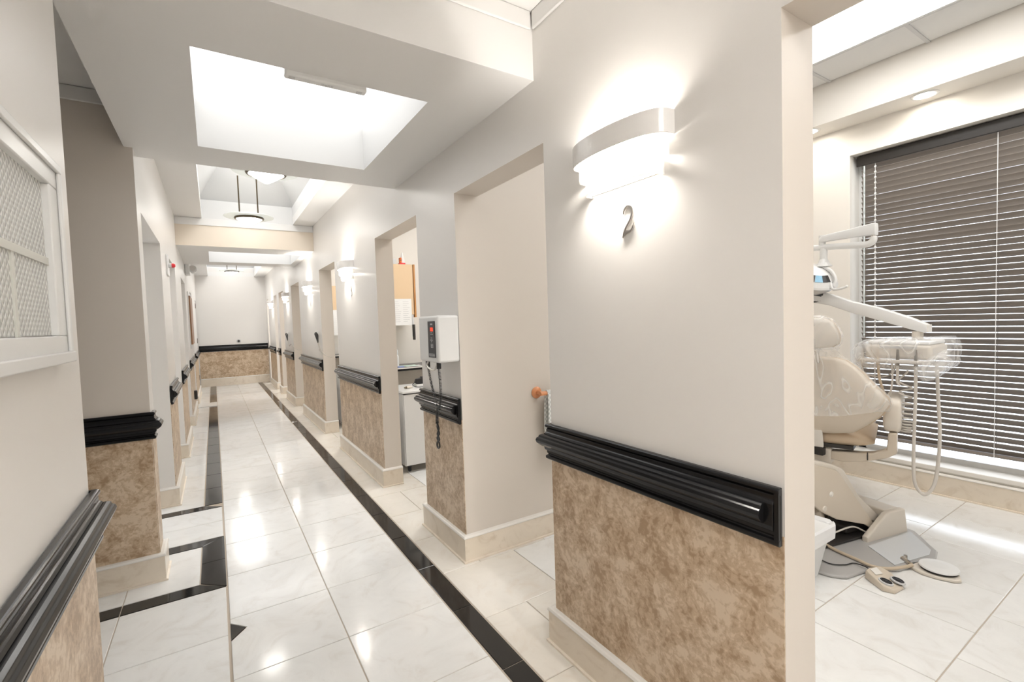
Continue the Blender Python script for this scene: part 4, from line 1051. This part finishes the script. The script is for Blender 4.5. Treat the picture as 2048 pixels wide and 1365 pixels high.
new_obj('headrest_film', loft(BM(), back_rings([(1.180, .12, -.200, .05, .05), (1.21, .138, -.200, .055, .055), (1.26, .146, -.203, .055, .06), (1.31, .128, -.208, .052, .058), (1.352, .10, -.213, .045, .05), (1.372, .05, -.216, .02, .02)], .006, wig, 40)), m_film2, cover, smooth=True)

# ------------------------------------------------------------------ delivery unit with tray, arms, operating lamp and monitor
XU = 3.4
du = empty('dental_delivery_unit', (XU, 1.86, 0), 'white dental unit post carrying the operating lamp, swing arm and instrument tray', 'dental unit')
new_obj('post', tube(BM(), [(XU, 1.86, .02), (XU, 1.86, 1.90)], .032, 20), m_white, du)
new_obj('foot', lathe(BM(), [(0, 0), (.17, 0), (.175, .012), (.14, .03), (.05, .045), (0, .045)], (XU, 1.86, 0.001), 32), m_beige2, du, smooth=False)
new_obj('lamp_support_tube', tube(BM(), smooth_path([(XU, 1.86, 1.820), (XU, 1.55, 1.814), (XU, 1.32, 1.796), (XU, 1.262, 1.796), (XU, 1.238, 1.812), (XU, 1.236, 1.835)], 6), .0195, 16), m_white, du, smooth=True)
new_obj('support_joint', tube(BM(), [(XU, 1.236, 1.83), (XU, 1.236, 1.848)], .012, 14), m_chrome, du)
b = BM(); R = []
for (y, z0, z1) in ((1.530, 1.850, 1.872), (1.515, 1.844, 1.884), (1.48, 1.846, 1.890), (1.36, 1.848, 1.900), (1.26, 1.846, 1.912), (1.222, 1.842, 1.915), (1.219, 1.846, 1.910)):
    R.append([(XU-.022, y, z0), (XU-.026, y, (z0+z1)/2), (XU-.020, y, z1), (XU+.020, y, z1), (XU+.026, y, (z0+z1)/2), (XU+.022, y, z0)])
new_obj('lamp_arm', loft(b, R), m_white, du, bevel=.003)
new_obj('lamp_elbow', tube(BM(), [(XU, 1.520, 1.826), (XU, 1.520, 1.89)], .019, 18), m_white, du)
new_obj('elbow_collar', tube(BM(), [(XU, 1.515, 1.80), (XU, 1.515, 1.828)], .0095, 12), m_chrome, du)
new_obj('lamp_drop', (lambda b: lathe(b, [(0, .09), (.020, .09), (.022, .07), (.022, .02), (.032, -.005), (.050, -.03), (0, -.03)], (XU, 1.512, 1.715), 20))(BM()), m_white, du, smooth=False)
# lamp head: dome shell + reflector, tilted
Rl = Matrix.Rotation(math.radians(24), 4, 'X')@Matrix.Rotation(math.radians(-14), 4, 'Y')
LC = (XU-.02, 1.585, 1.60)
prof = [(0.0, .105), (.05, .100), (.10, .080), (.138, .045), (.156, .012), (.160, .0), (.152, -.004), (.146, .008), (.13, .03), (.09, .06), (0, .085)]
new_obj('lamp_head', lathe(BM(), prof, LC, 40, Rl), m_white, du, smooth=False)
new_obj('lamp_reflector', lathe(BM(), [(0, -.088), (.05, -.082), (.10, -.060), (.135, -.028), (.148, -.004), (.12, .028), (0, .04)], LC, 40, Rl), mat('silvered glass', (.62, .62, .62), .12, .3), du, smooth=True)
for q, (a0, a1, m_) in enumerate(((-128, -112, m_black), (-111, -92, mat('pale blue film', (.30, .55, .75), .3)), (-91, -70, m_black))):
    b = BM(); R = []
    for a in (a0, (a0+a1)/2, a1):
        ca, sa = math.cos(math.radians(a-32)), math.sin(math.radians(a-32))
        R.append([Vector((r_*ca, r_*sa, z_)) for r_, z_ in ((.108, .079), (.140, .047), (.134, .036), (.104, .070))])
    loft(b, R); bmesh.ops.transform(b, matrix=Matrix.Translation(LC)@Rl, verts=b.verts)
    new_obj('lamp_vent', b, m_, du)
new_obj('lamp_handle', tube(BM(), smooth_path([(XU-.05, 1.448, 1.575), (XU-.06, 1.435, 1.535), (XU-.06, 1.41, 1.528), (XU-.06, 1.372, 1.536), (XU-.06, 1.350, 1.545)], 5), [.008]*21, 10), m_white, du, smooth=True)
new_obj('lamp_bracket', tube(BM(), smooth_path([(XU-.02, 1.52, 1.69), (XU-.03, 1.455, 1.65), (XU-.04, 1.425, 1.59), (XU-.05, 1.435, 1.545)], 6), .011, 10), m_white, du, smooth=True)
# monitor
b = BM(); box(b, XU-.03, XU, 1.502, 1.80, 1.452, 1.545)
mo = new_obj('monitor', b, m_black, du, bevel=.004)
b = BM(); box(b, XU-.0315, XU-.0302, 1.512, 1.79, 1.482, 1.535); new_obj('screen', b, mat('dark screen', (.04, .05, .06), .08), mo)
b = BM()
for k in range(18): box(b, XU-.0315, XU-.0302, 1.515+.015*k, 1.524+.015*k, 1.460, 1.4635)
new_obj('key_row', b, m_ink, mo)
# instrument arm
b = BM(); R = []
for (y, z0, z1) in ((1.80, 1.49, 1.575), (1.60, 1.455, 1.54), (1.47, 1.425, 1.508), (1.35, 1.375, 1.455), (1.2, 1.322, 1.408), (1.05, 1.268, 1.345), (.985, 1.248, 1.312), (.972, 1.252, 1.304)):
    R.append([(XU-.028, y, z0+.006), (XU-.034, y, (z0+z1)/2), (XU-.026, y, z1-.004), (XU+.026, y, z1-.004), (XU+.034, y, (z0+z1)/2), (XU+.028, y, z0+.006)])
new_obj('swing_arm', loft(b, R), m_white, du, bevel=.004)
new_obj('arm_end_cap', box(BM(), XU-.030, XU+.030, .966, .973, 1.256, 1.300), m_cap, du, bevel=.003)
new_obj('tray_pivot', tube(BM(), [(XU, 1.022, 1.262), (XU, 1.022, 1.215)], .026, 20), m_beige2, du)
new_obj('arm_screw', tube(BM(), [(XU-.02, 1.43, 1.412), (XU-.02, 1.43, 1.43)], .006, 8), m_chrome, du)
tr_ = new_obj('instrument_tray', box(BM(), XU-.12, XU+.14, .925, 1.235, 1.105, 1.190), m_beige2, du, bevel=.02, seg=4)
new_obj('tray_top', box(BM(), XU-.11, XU+.13, .935, 1.225, 1.190, 1.212), m_white, du, bevel=.008, seg=2)
new_obj('dark_label_strip', box(BM(), XU-.124, XU-.119, .99, 1.16, 1.168, 1.182), m_grid, tr_)
new_obj('holder_bar', box(BM(), XU-.165, XU-.12, .925, 1.262, 1.088, 1.106), m_hosec, du, bevel=.006, seg=2)
HX = XU-.15
for y, m_ in ((1.236, m_chrome), (1.158, m_orange), (1.066, m_bronze), (.984, m_bronze)):
    new_obj('instrument', tube(BM(), [(HX, y, 1.165), (HX, y, 1.12), (HX, y, 1.075)], [.005, .008, .010], 10), m_hose if m_ is m_orange else m_, du)
def hose(pts, r=.006, m=None): return new_obj('hose', tube(BM(), smooth_path(pts, 10), r, 8), m or m_hosec, du, smooth=True)
hose([(HX, 1.236, 1.09), (HX, 1.236, 1.05), (HX, 1.22, 1.015), (HX+.02, 1.15, 1.0), (HX+.04, 1.10, 1.03), (HX+.05, 1.09, 1.09)], .004)
hose([(HX, 1.158, 1.08), (HX, 1.152, 1.0), (HX, 1.135, .93), (HX, 1.115, .86), (HX, 1.100, .80), (HX, 1.09, .78)], .0075, m_hose)
hose([(HX+.02, 1.098, 1.08), (HX, 1.09, .98), (HX, 1.10, .90), (HX, 1.105, .83), (HX, 1.12, .78)], .005)
hose([(HX, 1.066, 1.07), (HX, 1.066, 1.02), (HX, 1.068, .985), (HX, 1.055, .96)], .007)
def spiral(p0, p1, r0_, r1_, turns, wr_, n=12):
    out = []; N = int(turns*n)
    for i in range(N+1):
        u = i/N; a = 2*math.pi*turns*(u**1.8); R_ = r0_+(r1_-r0_)*u
        p = Vector(p0).lerp(Vector(p1), 1-(1-u)**1.25)
        out.append(p+Vector((math.cos(a)*R_*.9, math.sin(a)*R_, 0)))
    return new_obj('coiled_hose', tube(BM(), out, wr_, 6), m_hosec, du, smooth=True)
spiral((HX+.02, 1.035, 1.045), (HX+.02, 1.035, .70), .030, .026, 11, .0048)
hose([(HX, .984, 1.07), (HX, .985, .90), (HX, .990, .70), (HX, .992, .52), (HX, .985, .42), (HX+.01, .963, .372), (HX+.02, .940, .368), (HX+.04, .915, .42), (HX+.06, .905, .52), (HX+.07, .900, .70), (HX+.07, .908, .90), (HX+.07, .915, 1.09)], .0085, m_hosec)
# plastic bag over the tray
def bagring(y, hz0, hz1, hx0, hx1, i):
    out = []
    for k in range(28):
        c, s = sup(k, 28, .55)
        wv = .006*noise.noise(Vector((k*.8, y*22, 1.0)))*2
        x = (hx0+hx1)/2+(hx1-hx0)/2*c*(1+wv*4); z = (hz0+hz1)/2+(hz1-hz0)/2*s*(1+wv*5)
        out.append((x, y+.012*noise.noise(Vector((k*.7, i*1.3, 5))), z))
    return out
R = []
for i, (y, z0, z1, x0, x1) in enumerate(((1.290, 1.11, 1.17, XU-.14, XU+.12), (1.285, 1.06, 1.19, XU-.16, XU+.14), (1.25, 1.04, 1.215, XU-.178, XU+.15), (1.18, 1.035, 1.228, XU-.182, XU+.155), (1.10, 1.04, 1.232, XU-.182, XU+.155), (1.02, 1.035, 1.232, XU-.182, XU+.155), (.95, 1.02, 1.232, XU-.182, XU+.155), (.91, 1.03, 1.236, XU-.17, XU+.15), (.88, 1.06, 1.236, XU-.15, XU+.13), (.86, 1.07, 1.215, XU-.13, XU+.1), (.850, 1.10, 1.18, XU-.12, XU+.05))):
    R.append(bagring(y, z0, z1, x0, x1, i))
e = empty('plastic_tray_bag', (XU, 1.05, 1.1), 'clear plastic bag pulled over the instrument tray', 'plastic cover')
new_obj('film', loft(BM(), R, cap=False), m_film2, e, smooth=True)
bb = BM(); R2_ = []
for i, (y, z0, z1) in enumerate(((.99, 1.03, 1.06), (.95, .99, 1.10), (.91, 1.005, 1.14), (.87, 1.05, 1.17), (.848, 1.10, 1.16))):
    R2_.append(bagring(y, z0, z1, XU-.17, XU-.05, i+20))
new_obj('gathered_corner', loft(bb, R2_, cap=False), m_film2, e, smooth=True)

# ------------------------------------------------------------------ floor: foot pedal, foot switch, leads, waste bin
e = empty('foot_pedal', (3.15, .86, 0), 'round white foot pedal with a beige base on the floor', 'foot pedal')
new_obj('base', (lambda b: prism(b, [(3.080, .955, .001), (3.055, .90, .001), (3.06, .84, .001), (3.085, .775, .001), (3.115, .755, .001), (3.18, .78, .001), (3.22, .86, .001), (3.18, .94, .001), (3.12, .97, .001)], (0, 0, .016)))(BM()), m_beige2, e, bevel=.005, seg=2)
new_obj('dark_gap', lathe(BM(), [(0, 0), (.075, 0), (.075, .010), (0, .010)], (3.150, .853, .0175), 32), m_dark, e)
new_obj('disc', lathe(BM(), [(0, 0), (.080, 0), (.083, .003), (.080, .009), (.04, .014), (0, .015)], (3.150, .853, .0285), 40), m_white, e, smooth=False)
new_obj('coupling', (lambda b: (tube(b, [(3.09, .955, .022), (3.13, 1.00, .024)], .013, 10), tube(b, [(3.12, .985, .024), (3.12, .985, .05)], .008, 8), b)[-1])(BM()), m_chrome, e)
e = empty('foot_switch', (2.82, .98, 0), 'small beige two-button foot switch box in front of the chair base', 'foot switch')
b = BM()
F = [(2.790, 1.052), (2.722, .951), (2.742, .905), (2.828, .897), (2.905, .975), (2.895, 1.020), (2.83, 1.050)]
lo = [b.verts.new((x, y, .001)) for x, y in F]; hz = [.045, .030, .018, .016, .030, .046, .048]
hi = [b.verts.new((x*.94+2.82*.06, y*.94+.98*.06, z)) for (x, y), z in zip(F, hz)]
b.faces.new(lo[::-1]); b.faces.new(hi)
for k in range(len(F)): b.faces.new((lo[k], lo[(k+1) % len(F)], hi[(k+1) % len(F)], hi[k]))
new_obj('housing', b, m_beige, e, bevel=.004, seg=2)
for (x, y) in ((2.778, .955), (2.835, .925)):
    tilt = Matrix.Rotation(math.radians(13), 4, Vector((1, .6, 0)))
    d = new_obj('dial', lathe(BM(), [(0, .006), (.010, .006), (.011, .003), (.018, .003), (.019, .005), (.024, .005), (.027, -.004), (0, -.004)], (x, y, .031), 24, tilt), m_black, e)
    new_obj('dial_ring', lathe(BM(), [(.0255, 0), (.0255, .0035), (.031, .002), (.032, -.004)], (x, y, .031), 24, tilt), m_grid, d)
new_obj('label_plate', (lambda b: prism(b, [(2.815, 1.035, .0455), (2.785, 1.00, .041), (2.825, .985, .0415), (2.86, 1.025, .0465)], (0, 0, .0022)))(BM()), m_cap, e)
tag(new_obj('pedal_hose', tube(BM(), smooth_path([(2.86, 1.50, .035), (2.95, 1.345, .032), (2.93, 1.23, .028), (2.915, 1.14, .027), (2.90, 1.06, .026), (2.945, 1.005, .022), (3.04, .965, .018), (3.085, .945, .024)], 8), .0085, 10), m_hose, smooth=True), 'thick beige hose running from the chair base to the round foot pedal', 'hose')
tag(new_obj('switch_lead', tube(BM(), smooth_path([(2.80, 1.36, .024), (2.775, 1.28, .024), (2.76, 1.20, .023), (2.81, 1.15, .023), (2.865, 1.13, .023), (2.86, 1.08, .03), (2.845, 1.045, .03)], 8), .0032, 8), m_black, smooth=True), 'thin dark lead curving over the base plate to the foot switch', 'lead')
# bin: tapered square bin with a bag turned over the rim
e = empty('waste_bin', (2.46, 1.24, 0), 'white tapered waste bin with a ragged liner at the doorway edge', 'bin')
def sq(cx, cy, h, z, r=.03, n=4, j=0.0, sd=0):
    out = []
    for q, (sx, sy) in enumerate(((1, 1), (-1, 1), (-1, -1), (1, -1))):
        for k in range(n+1):
            a = math.pi/2*(q+k/n); out.append((cx+sx*(h-r)+r*math.cos(a)+j*noise.noise(Vector((q*3+k, sd, 1))), cy+sy*(h-r)+r*math.sin(a)+j*noise.noise(Vector((q*3+k, sd, 7))), z+j*2*noise.noise(Vector((q*2.3+k*.9, sd, 3)))))
    return out
cx, cy = 2.575, 1.275
new_obj('body', loft(BM(), [sq(cx, cy, .075, .003), sq(cx, cy, .095, .12), sq(cx, cy, .122, .27)]), m_white, e)
new_obj('liner', loft(BM(), [sq(cx, cy, .132, .205, j=.012, sd=2), sq(cx, cy, .134, .24, j=.006, sd=3), sq(cx, cy, .134, .275, j=.006, sd=4), sq(cx, cy, .128, .288, j=.006, sd=5), sq(cx, cy, .115, .27, j=.01, sd=6), sq(cx, cy, .10, .24, j=.01, sd=9)], cap=False), mat('white liner', (.86, .86, .86), .35), e)
